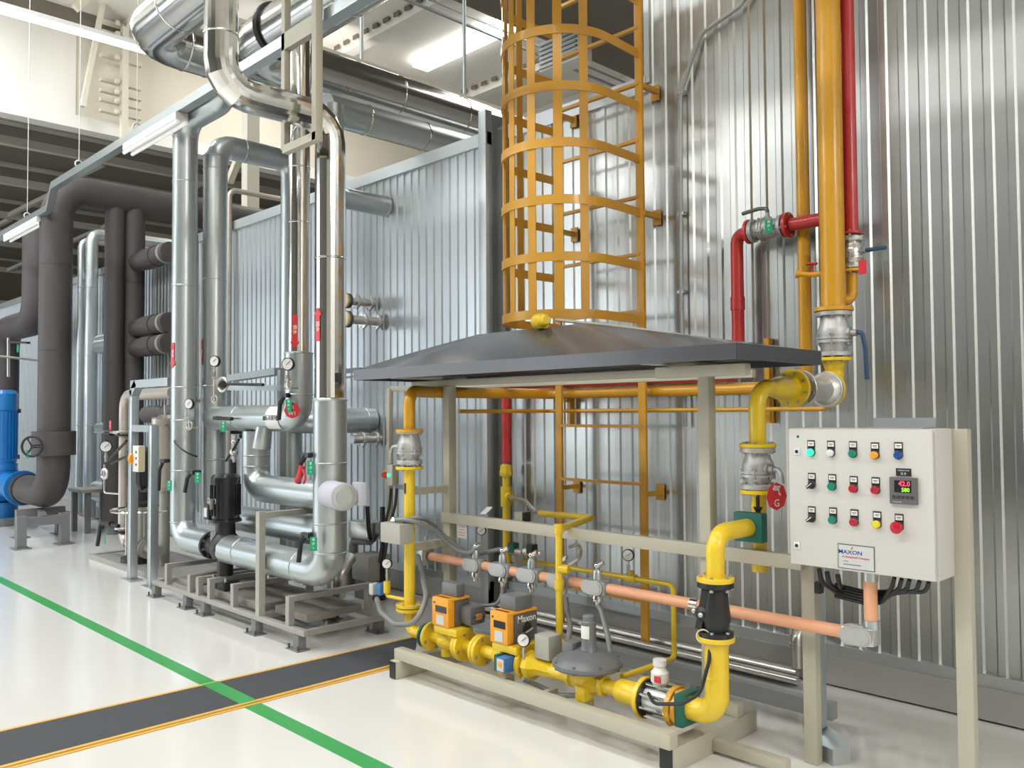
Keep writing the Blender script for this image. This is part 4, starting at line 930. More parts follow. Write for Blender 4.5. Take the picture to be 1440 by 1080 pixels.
part('tall_bracket', MB().box((x - .03, SY0 - .026, zt_), (x + .02, SY0 + .02, .84)).box((x - .03, SY0 + .02, .795), (x + .02, R2 + .126, .832)).box((x - .03, R2 + .126, zt_), (x + .02, R2 + .16, .832)), 'frame_grey', t)
for i, (xa, xb, ya, yb) in enumerate(((sx0 + .3, -6.5, 2.93, 3.18), (-6.42, -5.5, 2.93, 3.15), (-5.4, -4.98, 2.98, 3.2), (-6.42, -5.0, 3.2, 3.42), (sx0 + .2, -6.5, 3.22, 3.42))):
    solo('deck_board', MB().box((xa, ya, zt_ + .001), (xb, yb, zt_ + .05), .004), 'wood', ['grey plank on the skid under the far bottom elbow of the left pipe', 'grey plank on the skid under the black pump', 'short pale-ended plank at the right end of the skid', 'long rear plank on the skid behind the front pipe', 'rear plank on the skid at its far left end'][i], 'plank', 'planks laid on the skid')
# ---- front row: left pipe, pump, right pipe, chrome top
zb = .49; xA, xB = X1(258), X1(464); zA_ = PZ(296, 151, R1)
_c = P(390, 147, x=xB); zT = _c.z; yC = P(311, 60, x=xB).y
xfl = X1(297, 765)
def clad(name, label, m, pts, r, bend, seams=(), seg=6, n=40, sharp=.2, bm='galv'):
    pts = [V(p) for p in pts]; lo = min(pts, key=lambda p: p.z); t = thing(name, label, 'pipe', lo)
    part('cladding', MB().tube(pts, r, bend, n, seg), m, t, sharp=sharp); bands(t, seams, r + .001, bm); return t
def sticker(t, x, y, r, px, y0, y1, up, txt):
    """red flow arrow stuck on the near side of an upright pipe"""
    d = V((-x * 0 + (PX(px, (y0 + y1) / 2, y - r) - x), -r, 0)); d = d.normalized(); c = V((x, y, 0)) + d * (r + .0015); s = Z.cross(d)
    za, zb_ = PZ(px, y1, y - r), PZ(px, y0, y - r); w = .02; h = .05
    prof = [(-w, za), (w, za), (w, zb_ - h), (w * 1.9, zb_ - h), (0, zb_), (-w * 1.9, zb_ - h), (-w, zb_ - h)]
    if not up: prof = [(a, za + zb_ - b) for a, b in prof]
    l = part('flow_label', MB().prism([c + s * a + Z * b for a, b in prof], d * .0015), 'red_tag', t)
    part('lettering', MB().text(txt, .034, c + d * .002 + Z * ((za + zb_) / 2 + (-.015 if up else .015)), -Z, s, .0006), 'white', l)
t = clad('clad_pipe', 'leftmost silver clad pipe, bending at its foot into the black pump', 'galv', [(X1(316, 140), R1, 4.1), (X1(316, 140), R1, zA_), (xA, R1, zA_), (xA, R1, zb), (xfl, R1, zb)], .1, .17,
     [((xA, R1, PZ(258, yy, R1)), Z) for yy in (195, 258, 403, 545, 591, 661, 733)])
sticker(t, xA, R1, .1, 243, 482, 518, False, '供水')
zc0 = PZ(464, 562, R1)
t = clad('clad_pipe', 'thick silver clad pipe right of the black pump, turning up at the skid end', 'galv', [(X1(319, 772), R1, zb), (xB, R1, zb), (xB, R1, zc0)], .107, .17,
     [((X1(343, 780), R1, zb), X), ((X1(382, 790), R1, zb), X), ((X1(426, 800), R1, zb), X), ((xB, R1, PZ(464, 651, R1)), Z), ((xB, R1, PZ(464, 735, R1)), Z), ((xB, R1, PZ(464, 776, R1)), Z)])
part('collar', MB().lathe((xB, R1, zc0 - .01), Z, [(0, .11), (.01, .113), (.02, .1)], 36), 'galv', t)
t = clad('chrome_pipe', 'mirror-bright chrome pipe rising from the thick clad pipe, over and up to the ceiling', 'chrome', [(xB, R1, zc0 + .012), (xB, R1, zT), (xB, yC, zT), (xB, yC, 8.2)], .098, .17,
     [((xB, R1, PZ(460, 365, R1)), Z), ((xB, yC, zT + .32), Z)], seg=4, n=24, bm='chrome')
sticker(t, xB, R1, .098, 447, 432, 480, True, '回水')
# pump
xp = X1(317, 745); m0_, m1_ = PZ(317, 733, R1), PZ(317, 668, R1)
t = thing('black_pump', 'black vertical-motor pump between the two silver clad pipes on the skid', 'pump', V((xp, R1, zt_)))
part('volute', MB().lathe((xp - .0, R1, zb - .09), Z, [(0, .05), (.02, .095), (.09, .125), (.16, .11), (.2, .075), (.3, .07), (.32, .11)], 28).cyl((xfl + .02, R1, zb), (X1(319, 772) - .002, R1, zb), .078).cyl((xp, R1, zt_ + .05), (xp, R1, zb), .06), 'black', t)
part('motor', MB().lathe((xp, R1, m0_ - .0), Z, [(0, .12), (.02, .12), (.022, .105), (m1_ - m0_ - .06, .105), (m1_ - m0_ - .06, .11), (m1_ - m0_ - .015, .108), (m1_ - m0_ + .008, .09), (m1_ - m0_ + .01, 0)], 36), 'black_gloss', t)
fn = None
for i in range(20):
    a = i * math.pi / 10; u = V((math.cos(a), math.sin(a), 0))
    part('cooling_fin', MB().bar(V((xp, R1, m0_ + .05)) + u * .108, V((xp, R1, m1_ - .07)) + u * .108, .004, .012, u), 'black_gloss', t)
tb_ = part('terminal_box', MB().cbox((xp - .09, R1 - .08, m0_ + .07), (.08, .07, .11), .008), 'black', t)
part('data_plate', MB().cbox((xp - .09, R1 - .117, m0_ + .07), (.05, .002, .07)), 'label_grey', tb_)
part('name_plate', MB().bar((xp + .02, R1 - .108, m0_ + .1), (xp + .02, R1 - .108, m0_ + .18), .05, .004, X), 'steel', t)
part('lantern_plate', MB().bar((xp - .01, R1 - .076, m0_ - .14), (xp - .01, R1 - .076, m0_ - .07), .07, .004, X), 'label_grey', t)
flange(t, (xfl + .014, R1, zb), X, .105, .03, 'black', 8, .011, 'bolt'); flange(t, (X1(319, 772) - .016, R1, zb), X, .105, .028, 'black', 0)
for s in (-1, 1):
    part('foot', MB().box((xp + s * .07 - .05, R1 - .06, zt_ + .0505), (xp + s * .07 + .05, R1 + .06, zt_ + .12), .01), 'black', t)
    part('foot_bolt', MB().cyl((xp + s * .1, R1 - .045, zt_ + .06), (xp + s * .1, R1 - .045, zt_ + .15), .014, 10), 'bolt', t)
    part('lifting_eye', MB().torus((xp + s * .05 - .02, R1 - .1, m0_ + .16), Y, .018, .005, 14, 6), 'bolt', t)
# ---- rear row
zE = PZ(360, 588, R2); xD, xG, xH = X2(301), X2(425), X2(362)
zDt = PZ(345, 200, 3.4); zF = PZ(390, 737, R2); zH = PZ(400, 690, R2)
t = clad('clad_pipe', 'silver clad pipe second from left, with a rounded top bend towards the wall', 'galv', [(xD, 3.98, .3), (xD, 3.98, zDt), (xD, R2, zDt), (xD, R2, zF), (X2(456, 745), R2, zF)], .1, .15,
     [((xD, R2, PZ(301, yy, R2)), Z) for yy in (222, 240, 394, 543, 646)] + [((xD, R2 + .25, zDt), Y)])
sticker(t, xD, R2, .1, 284, 475, 513, True, '回水')
t = clad('clad_pipe', 'silver clad cross pipe with white paper, turning up into the chrome riser', 'galv', [(xD + .06, R2 - .03, zE), (xG, R2 - .03, zE), (xG, R2 - .03, PZ(425, 497, R2))], .1, .14,
     [((X2(345), R2 - .03, zE), X), ((xG, R2 - .03, PZ(425, 555, R2)), Z)])
part('stub', MB().lathe((X2(387), R2 - .09, zE - .07), V((-.1, -.1, -1)), [(0, .06), (.15, .07), (.16, .066)], 28), 'galv', t)
zg = PZ(425, 497, R2); part('collar', MB().lathe((xG, R2 - .03, zg - .008), Z, [(0, .103), (.01, .106), (.018, .08)], 36), 'galv', t)
t = clad('chrome_pipe', 'mirror-bright chrome riser behind the front chrome pipe, with a red down arrow', 'chrome', [(xG, R2 - .03, zg + .011), (xG, R2 - .03, 4.3)], .078, 0, [((xG, R2 - .03, PZ(425, 315, R2)), Z), ((xG, R2 - .03, PZ(425, 238, R2)), Z)], bm='chrome')
sticker(t, xG, R2 - .03, .078, 413, 442, 490, False, '供水')
t = clad('clad_pipe', 'silver clad pipe dropping from the cross pipe and running right behind the thick pipe', 'galv', [(xH, R2 - .01, zE - .101), (xH, R2 - .01, zH), (X2(468, 700), R2 - .01, zH)], .105, .15,
     [((xH, R2 - .01, PZ(362, 655, R2)), Z), ((xH, R2 - .01, PZ(362, 640, R2)), Z)], seg=7)
ed_ = V((.97, -.24, 0)); zi_ = PZ(490, 698, 2.93); e0 = V((xB + .085, R1 - .05, zi_))
t = thing('insulation_end', 'pale lavender-grey round insulation end sticking out right of the thick clad pipe', 'insulation', e0 - Z * .085)
part('shell', MB().lathe(e0, ed_, [(0, .085), (.25, .085), (.256, .078)], 36), 'lavender', t)
part('end_disc', MB().lathe(e0 + ed_ * .2562, ed_, [(0, .076), (.006, .076), (.008, .052), (.016, .052)], 32), 'galv', t)
part('square_cover', MB().obox(e0 + ed_ * .235 + Y * .115 + Z * .01, ed_, Z.cross(ed_), Z, (.12, .05, .14), .006), 'lavender', t)
# ---- levers, tags, gauges
def lever(px, py, y, label, dpx=-12, dpy=40, tagc='green_tag', tpx=None, tpy=None, taglab=None, hm='black', rnd=False):
    q = P(px, py, y=y); e = P(px + dpx, py + dpy, y=y - .04); t = thing('valve_lever', label, 'lever', q, 'black valve levers on the clad pipes')
    part('spindle', MB().cyl(q + Y * .05, q - Y * .03, .016, 12).bar(q - X * .04 - Y * .02, q + X * .05 - Y * .02, .03, .03), 'black', t)
    part('grip', MB().tube([q - Y * .02, q + (e - q) * .3 + X * -.01 - Y * .03, e], .0155, .04, 10), hm, t)
    if taglab: swing_tag(P(tpx, tpy, y=y - .07), .05, .085, -Y + X * .5, tagc, taglab, [('常', .02, .026), ('开', .02, .0), ('V', .016, -.026)], group='green valve tags')
lever(233, 648, R1 - .06, 'black valve lever hanging left of the leftmost silver clad pipe', -10, 42, 'green_tag', 238, 683, 'green valve tag beside the leftmost silver clad pipe')
lever(273, 664, R1 - .1, 'black valve lever between the two left clad pipes', -13, 28, 'green_tag', 278, 672, 'green valve tag between the two left clad pipes')
lever(308, 588, R2 - .13, 'short black valve lever at the left of the cross pipe', 18, 1, 'green_tag', 314, 600, 'green valve tag hanging at the left of the cross pipe')
lever(404, 556, R2 - .14, 'curved black valve lever over the white paper on the cross pipe', -12, 34, 'green_tag', 406, 570, 'green valve tag hanging beside the red disc')
lever(434, 640, R1 - .11, 'black valve lever with red cloth at the thick clad pipe', -14, 40, 'green_tag', 437, 658, 'green valve tag at the thick clad pipe beside the red cloth')
lever(434, 752, R1 - .11, 'long black valve lever over the lower front clad pipe', -14, 38, 'green_tag', 441, 765, 'dark green valve tag at the foot of the thick clad pipe')
solo('red_cloth', MB().tube([P(425, 655, y=R1 - .16), P(422, 668, y=R1 - .17), P(418, 677, y=R1 - .16)], .02, .02, 12).tube([P(426, 660, y=R1 - .18), P(430, 672, y=R1 - .18), P(427, 680, y=R1 - .18)], .007, .02, 8), 'red_tag', 'red cloth tied round a black valve lever', 'cloth')
swing_tag(P(411, 577, y=R2 - .19), .115, .115, -Y + X, 'red_tag', 'red octagonal tag with W1 hanging on the cross pipe', [('水', .034, .02), ('W1', .036, -.022)], rnd=8)
q = P(378, 584, y=R2 - .15)
mb = MB(); row = []
for i in range(9):
    a = math.radians(-55 + i * 13); row.append([mb.bm.verts.new((q.x + s * .095 + .004 * i * (0), R2 - .03 - .1035 * math.cos(a), zE + .1035 * math.sin(a) * -1 + .0)) for s in (-1, -.5, 0, .5, 1)])
for a, b in zip(row, row[1:]):
    for i in range(4): mb._face([a[i], a[i + 1], b[i + 1], b[i]])
p_ = solo('paper_sheet', mb, 'paper', 'white paper sheet with writing taped round the cross pipe', 'paper')
part('lettering', MB().text('防冻循环', .042, (q.x, R2 - .1345, zE + .002), X, Z, .0008), 'actuator', p_)
part('tape', MB().cbox((q.x - .1, R2 - .134, zE + .0), (.04, .002, .03)), 'black', p_); part('tape', MB().cbox((q.x + .1, R2 - .134, zE + .0), (.04, .002, .035)), 'black', p_)
gauge(P(302, 508, y=R2 - .13), V((.5, -.85, 0)), .046, 'dial gauge on a bent brass stem at the second clad pipe', .14)
gauge(P(405, 512, y=R2 - .21), V((.55, -.8, 0)), .046, 'dial gauge on a brass stem left of the chrome riser', .1)
gauge(P(266, 568, y=R1 - .12), V((.45, -.85, 0)), .042, 'dial gauge between the two left clad pipes', .14)
for px, y0, y1, y, lab in ((301.5, 522, 565, R2 - .13, 'bent brass gauge siphon with ring at the second clad pipe'), (405, 524, 545, R2 - .21, 'straight brass gauge siphon left of the chrome riser'), (266, 578, 602, R1 - .12, 'steel gauge siphon with ring between the left clad pipes')):
    a, b = P(px, y0 + 6, y=y), P(px, y1, y=y)
    t = thing('gauge_siphon', lab, 'siphon', b); part('tube', MB().tube([a, b, b + Y * .08], .009, .02, 10), 'steel_warm', t); part('ring', MB().torus(b + Z * .02, V((.4, -1, 0)), .03, .006, 18, 8), 'steel', t); part('cock', MB().cyl(a - Z * .02 - X * .02, a - Z * .02 + X * .02, .012, 10), 'steel_warm', t)
# conduit strip and cable between the two left pipes
a = P(277.5, 350, y=R1 + .12)
t = thing('conduit', 'thin light conduit running down between the two left clad pipes', 'conduit', P(278, 700, y=R1 + .1))
part('tube', MB().cyl(P(277.5, 330, y=R1 + .12), P(278.5, 720, y=R1 + .12), .009, 8), 'label_grey', t)
part('clip', MB().sph(P(276, 541, y=R1 + .12), .025, 10), 'black', t); part('clip', MB().sph(P(278, 563, y=R1 + .12), .025, 10), 'chrome', t)
# grey struts and black rod behind the cross pipe
ys_ = 3.75
t = thing('strut_frame', 'galvanised strut frame with flat ledge behind the cross pipe', 'frame', P(350, 560, y=ys_))
part('ledge', MB().bar(P(326, 532, y=ys_), P(393, 522, y=ys_), .1, .06), 'galv_dull', t)
part('strut', MB().bar(P(312, 545, y=ys_ - .1), P(398, 546, y=ys_ - .1), .05, .05), 'galv', t); part('strut', MB().bar(P(318, 600, y=ys_ - .1), P(318, 545, y=ys_ - .1), .05, .05, X), 'galv', t)
part('upright', MB().bar(V((P(396, 560, y=ys_).x, ys_, 0)), P(396, 520, y=ys_), .06, .06, X), 'galv_dull', t)
t = thing('crank_rod', 'long black crank rod with a silver ring behind the cross pipe', 'crank', P(313, 541, y=R2 - .1))
part('rod', MB().cyl(P(316, 540, y=R2 - .1), P(370, 541, y=R2 - .1), .012, 10), 'black', t); part('ring', MB().torus(P(313, 541, y=R2 - .1), V((.2, -1, 0)), .055, .012, 24, 8), 'steel', t); part('hub', MB().cyl(P(314, 541, y=R2 - .12), P(317, 541, y=R2 - .06), .03, 12), 'black', t)
t = thing('air_valve', 'small valve cluster with black hose behind the black pump motor', 'valve', P(328, 660, y=R2 - .05))
part('body', MB().sph(P(329, 636, y=R2 - .06), .035, 12).sph(P(330, 622, y=R2 - .06), .03, 12).cyl(P(329, 650, y=R2 - .06), P(330, 612, y=R2 - .06), .014), 'alu', t); part('hose', MB().tube([P(318, 648, y=R2 - .06), P(328, 632, y=R2 - .08), P(336, 618, y=R2 - .08)], .01, .05, 8), 'black', t); part('cap', MB().cyl(P(327, 668, y=R2 - .06), P(327, 646, y=R2 - .06), .03), 'black', t)
for i, (pa, pb) in enumerate((((306, 608), (336, 607)), ((318, 614), (336, 614)))):
    solo('clamp_bar', MB().bar(P(*pa, y=R2 - .02 + .02 * i) + Y * .13, P(*pb, y=R2 - .02) + Y * .13, .03, .035), 'black', ['upper', 'lower'][i] + ' of two short black clamp bars under the left of the cross pipe', 'clamp')
# ---- pipes into the wall at the right of the pump group
def stub(pw, pf, r, m, label, capm=None, parts_=True):
    w_ = P(*pw, y=WL); x = w_.x; yf = P(pf[0], pf[1], x=x).y; t = thing('wall_stub', label, 'pipe', V((x, WL, w_.z)), 'flanged pipe stubs in the wall')
    part('pipe', MB().cyl((x, WL - .01, w_.z), (x, yf, w_.z), r), m, t)
    for yy in (WL - .06, WL - .2): flange(t, (x, yy, w_.z), Y, r * 1.9, .022, 'steel', 4, .008)
    if capm:
        flange(t, (x, yf, w_.z), Y, r * 1.9, .03, 'dark_bolt', 0); part('end_cap', MB().lathe((x, yf - .015, w_.z), -Y, [(0, r * 1.75), (.02, r * 1.75), (.03, r * 1.3)], 24), capm, t)
    return t
stub((527, 427), (489, 424), .035, 'steel', 'upper flanged pipe stub with yellow cap on the wall right of the chrome pipe', 'zip')
stub((537, 453), (489, 449), .038, 'steel', 'lower flanged pipe stub with pale cap on the wall right of the chrome pipe', 'zip')
stub((535, 617), (495, 619), .036, 'steel', 'flanged steel stub on the wall just above the lavender insulation end', None)
w_ = P(524, 591, y=WL); yf = 3.7
clad('clad_pipe', 'short silver clad pipe with elbow entering the wall right of the thick pipe', 'galv', [(w_.x - .6, 3.95, w_.z), (w_.x, 3.95, w_.z), (w_.x, WL - .01, w_.z)], .11, .17, [((w_.x, WL - .1, w_.z), Y)])
w_ = P(545, 291, y=WL)
clad('clad_pipe', 'silver clad pipe entering the wall high up, right of the chrome pipe', 'galv', [(w_.x, 3.9, 4.1), (w_.x, 3.9, w_.z), (w_.x, WL - .005, w_.z)], .088, .12, [((w_.x, WL - .03, w_.z), Y)])
# small grey pump unit by the wall
q = P(515, 800, z=.0); q = V((PX(516, 800, 4.05), 4.05, 0))
t = thing('grey_motor', 'small grey motor unit with pipe elbow by the wall, right of the skid', 'motor', q)
part('motor', MB().box((q.x - .12, 3.98, .15), (q.x + .12, 4.2, .36), .02), 'frame_grey', t); part('motor_feet', MB().box((q.x - .1, 4.0, 0), (q.x + .1, 4.18, .15)), 'leg_grey', t)
part('valve_body', MB().box((q.x - .27, 3.98, .05), (q.x - .16, 4.14, .34), .02).tube([(q.x - .2, 4.05, .3), (q.x - .2, 4.05, .45), (q.x + .05, 4.05, .47)], .035, .06), 'leg_grey', t)
part('actuator_fin', MB().box((q.x - .2, 4.0, .48), (q.x + .08, 4.16, .62), .01), 'steel', t)
part('pipe', MB().tube([(q.x - .2, 4.05, .2), (q.x - .4, 4.02, .18), (q.x - .5, 3.75, .12)], .045, .12), 'steel', t)
t = solo('grey_pipe', MB().tube([P(476, 840, y=3.62), P(480, 800, y=3.62), P(492, 785, y=3.75)], .05, .12), 'steel', 'grey bent pipe at the right rear end of the skid', 'pipe')
for i, (px, pb) in enumerate(((515, 517), (518, 520))):
    solo('cable', MB().tube([P(px, 712, y=3.6), P(pb, 745, y=3.62), P(pb + 4, 765, y=3.7), P(pb + 12, 752, y=3.6)], .008, .08, 8), 'black', ['left', 'right'][i] + ' of two thin black cables hanging below the lavender insulation end', 'cable')
solo('black_post', MB().bar((PX(538, 800, 4.1), 4.1, 0), (PX(538, 800, 4.1), 4.1, .75), .03, .03, Y), 'black', 'thin black upright post left of the tall yellow drop pipe', 'post')
# ---- hung cream steel frame at the top
yh = 2.76
xa, xb = PX(402, 90, yh), PX(446, 100, yh); zb_ = PZ(446, 192, yh)
t = thing('support_frame', 'cream steel frame hanging from the roof around the chrome pipes', 'frame', V((xb, yh, zb_)))
part('hanger_post', MB().bar((xb, yh, zb_ - .03), (xb, yh, 4.36), .05, .05, Y, .004), 'tan', t); part('hanger_post', MB().bar((xa, yh, zb_), (xa, yh, 4.36), .045, .045, Y, .004), 'tan', t)
part('cross_bar', MB().bar((xa - .02, yh, PZ(424, 47, yh)), (xb + .02, yh, PZ(424, 47, yh)), .045, .11), 'tan', t)
part('cross_bar', MB().bar((xa, yh, zb_ + .0), (xb + .02, yh, zb_ + .0), .05, .05), 'tan', t)
part('u_bolt', MB().torus((xa + .1, yh + .03, zb_ + .07), Y, .07, .01, 20, 8), 'bolt', t)
# ================================================================== LEFT: BLACK INSULATED PIPES
BX = -11.35; BY = P(76, 600, x=BX).y; br = .185
def fx(px, py=600, y=None): return PX(px, py, y)
zbe = PZ(60, 692, BY); ztop = P(190, 283, x=BX).z
t = thing('black_pipe', 'thick black insulated pipe at far left with a wide collar and handwheel', 'pipe', V((BX, BY, zbe)))
part('insulation', MB().tube([(PX(33, 697, BY), BY, zbe), (BX, BY, zbe), (BX, BY, ztop), (BX, 9, ztop)], br, .36, 32, 14), 'foam', t)
bands(t, [((BX, BY, PZ(76, yy, BY)), Z) for yy in (375, 494)], br, 'foam', .006)
part('collar', MB().lathe((BX, BY, PZ(76, 640, BY)), Z, [(0, br), (.0, .245), (.29, .245), (.29, br)], 36, caps=False), 'foam', t)
hw = P(45, 628, x=BX + .27)
w_ = part('handwheel', MB().torus(hw, V((.75, -.65, 0)), .115, .014, 32, 10), 'black', t)
for k in range(3):
    a = k * 2.1; u = V((math.cos(a) * .65, math.cos(a) * .75, math.sin(a))); part('spoke', MB().cyl(hw, hw + u * .11, .01, 8), 'black', w_)
part('spindle', MB().cyl(hw, hw + (V((BX, BY, hw.z)) - hw) * .4, .02, 14), 'black', t)
part('end_ring', MB().lathe((PX(36, 697, BY) , BY, zbe), X, [(0, br), (0, br + .015), (.1, br + .015), (.1, br)], 32, caps=False), 'rubber', t)
swing_tag(hw + V((-.03, -.04, -.09)), .07, .1, -Y, 'green_tag', 'green tag hanging in the black handwheel at far left')
for i, (px, r, lab) in enumerate(((188, .135, 'black insulated drop pipe with stubs, left of the silver pipes'), (161, .12, 'black insulated drop pipe behind and left of the one with stubs'))):
    y = P(px, 400, x=BX).y
    t = thing('black_pipe', lab, 'pipe', V((BX, y, .1)))
    part('insulation', MB().cyl((BX, y, .12), (BX, y, ztop - .1), r, 28), 'foam', t)
    bands(t, [((BX, y, P(px, yy, x=BX).z), Z) for yy in (398, 510)] + [((BX, y, P(px, 288, x=BX).z - .02), Z)], r, 'foam', .008)
    part('base', MB().cyl((BX, y, 0), (BX, y, .12), r * .7), 'leg_grey', t)
y2 = P(188, 400, x=BX).y
for i, yy in enumerate((371, 463, 490)):
    z = P(188, yy, x=BX).z
    w_ = V((PX(233, yy, 4.3), 4.3, 0)); lab = ['topmost of three', 'middle of three', 'lowest of three'][i]
    t = thing('black_stub', 'short black insulated branch pipe left of the silver pipes, %s' % lab, 'pipe', V((BX + .3, y2, z - .13)), 'short black branch pipes')
    part('insulation', MB().cyl((BX + .13, y2, z), (BX + 1.15, y2, z), .12, 26), 'foam', t); part('cuff', MB().lathe((BX + .42, y2, z), X, [(0, .12), (0, .132), (.35, .132), (.35, .12)], 26, caps=False), 'foam', t)
    part('end_band', MB().lathe((BX + 1.0, y2, z), X, [(0, .12), (0, .124), (.06, .124), (.06, .12)], 26, caps=False), 'steel_warm', t)
q = P(215, 675 - 10, y=3.7)
# second black pipe at the left edge
y3 = 3.75; xk = PX(52, 430, y3)
t = thing('black_pipe', 'black insulated pipe bending left behind the collared one at the left edge', 'pipe', V((xk, y3, 1.8)))
part('insulation', MB().tube([(xk, y3, PZ(52, 322, y3)), (xk, y3, PZ(40, 455, y3)), (PX(8, 465, y3), y3, PZ(40, 455, y3)), (PX(8, 465, y3), y3, 1.62)], .2, .34, 28), 'foam', t)
xm = PX(8, 465, y3)
t = thing('black_valve', 'dark valve with steel lever and green tag below the left-edge bend', 'valve', V((xm, y3, 1.3)))
part('body', MB().lathe((xm, y3, 1.62), -Z, [(0, .23), (.06, .23), (.08, .17), (.3, .17), (.6, .15), (.72, .15), (.74, .22), (.8, .22)], 24), 'rubber', t)
part('lever', MB().cyl(P(0, 501, y=y3 - .3), P(54, 507, y=y3 - .25), .016, 10), 'steel', t); part('stem', MB().cyl(P(12, 530, y=y3 - .25), P(12, 475, y=y3 - .25), .02, 10), 'steel', t)
part('rail', MB().bar(P(14, 481, y=y3 - .26), P(40, 482, y=y3 - .2), .05, .03), 'black', t)
swing_tag(P(25, 490, y=y3 - .3), .1, .11, -Y, 'green_tag', 'green tag below the black bend at the left edge')
solo('tag', MB().bar(P(55.5, 462, y=BY - .1), P(55.5, 496, y=BY - .1), .03, .01, X), 'green_paint', 'narrow bright green strip on the left side of the collared black pipe', 'strip')
# blue pump
ux = PX(3, 690, BY); zc_ = zbe
t = thing('blue_pump', 'bright blue vertical-motor pump at the left edge feeding the black pipe', 'pump', V((ux, BY, 0)))
zm0, zm1 = PZ(5, 652, BY), PZ(5, 548, BY)
part('motor', MB().lathe((ux, BY, zm0), Z, [(0, .17), (.05, .18), (.06, .165), (zm1 - zm0 - .3, .165), (zm1 - zm0 - .29, .18), (zm1 - zm0 - .06, .185), (zm1 - zm0 - .01, .15), (zm1 - zm0, 0)], 40), 'blue', t)
for i in range(24):
    a = i * math.pi / 12; u = V((math.cos(a), math.sin(a), 0)); part('cooling_fin', MB().bar(V((ux, BY, zm0 + .07)) + u * .17, V((ux, BY, zm1 - .31)) + u * .17, .006, .03, u), 'blue', t)
part('lantern', MB().lathe((ux, BY, zc_ + .16), Z, [(0, .2), (.03, .2), (.04, .11), (zm0 - zc_ - .26, .11), (zm0 - zc_ - .25, .19), (zm0 - zc_ - .16, .19)], 32), 'blue', t)
part('volute', MB().lathe((ux, BY, zc_ - .26), Z, [(0, .1), (.05, .2), (.16, .28), (.3, .28), (.4, .2), (.42, .15)], 36).cyl((ux, BY, zc_), (PX(31, 697, BY), BY, zc_), .17).lathe((PX(31, 697, BY), BY, zc_), X, [(0, .23), (.05, .23)], 32), 'blue', t)
part('base', MB().cyl((ux, BY, .09), (ux, BY, zc_ - .25), .2), 'blue', t)
pl = part('plinth', MB().box((ux - .5, BY - .35, 0), (ux + .42, BY + .35, .09), .01), 'leg_grey', t)
bolts(t, (PX(31, 697, BY) + .025, BY, zc_), X, .208, 10, .014, .06, 'blue')
# support frame under the black elbow
l0, l1 = P(29, 772, z=0), P(90, 765, z=0)
t = thing('pipe_stand', 'dark grey four-legged steel stand under the black elbow at far left', 'stand', V(((l0.x + l1.x) / 2, (l0.y + l1.y) / 2, 0)))
zs_ = zbe - br - .02
for q, (dx, dy) in ((l0, (0, 0)), (l1, (0, 0)), (l0, (-1.0, .25)), (l1, (-1.0, .25))):
    x, y = q.x + dx, q.y + dy
    l = part('leg', MB().bar((x, y, .01), (x, y, zs_ if dx else zs_ + .02), .1, .09, X), 'leg_grey', t); part('foot_plate', MB().box((x - .1, y - .09, 0), (x + .1, y + .09, .012)), 'leg_grey', l)
part('cross_beam', MB().bar((l0.x, l0.y, zs_ - .05), (l1.x, l1.y, zs_ - .05), .08, .1), 'leg_grey', t); part('cross_beam', MB().bar((l0.x - 1, l0.y + .25, zs_ - .05), (l1.x - 1, l1.y + .25, zs_ - .05), .08, .1), 'leg_grey', t)
part('side_beam', MB().bar((l0.x, (l0.y + l1.y) / 2, zs_ - .05), (l0.x - 1, (l0.y + l1.y) / 2 + .25, zs_ - .05), .08, .1), 'leg_grey', t)
l2 = P(108, 748, z=0)
t = thing('pipe_stand', 'small rusty-grey stand behind the black elbow, near the wall', 'stand', l2)
for dx, dy in ((-.1, 0), (.25, .05), (-.1, .35)): part('leg', MB().bar((l2.x + dx, l2.y + dy, 0), (l2.x + dx, l2.y + dy, .52), .06, .06, X), 'leg_grey', t)
part('top_plate', MB().box((l2.x - .2, l2.y - .05, .52), (l2.x + .32, l2.y + .4, .56)), 'rail_steel', t)
# grey clad pipes by the wall
for px, r, yy, lab, top in ((128, .085, 4.28, 'grey clad pipe standing by the wall, right of a thinner one', 330), (113, .05, 4.32, 'thinner grey clad pipe standing by the wall at left', 338)):
    x = PX(px, 500, yy); clad('clad_pipe', lab, 'galv', [(x, yy, .05), (x, yy, PZ(px, top, yy)), (x, yy + 1.2, PZ(px, top, yy))], r, .12, [((x, yy, PZ(px, q, yy)), Z) for q in (405, 500, 598, 690)], n=28)
for i, (yy, r) in enumerate(((478, .07), (487, .1), (601, .07), (690, .15))):
    q = P(141, yy, y=4.25); lab = ['bright bent pipe stub on the wall between black and grey pipes', 'clad pipe stub just below the bright bent one', 'clad pipe stub at mid height between black and grey pipes', 'wide clad pipe stub low on the wall behind the steel pump'][i]
    solo('wall_stub', MB().tube([(q.x - .1, WL - .01, q.z), (q.x - .1, 4.24, q.z), (q.x + .5, 4.24, q.z)], r, .12), 'galv', lab, 'pipe')
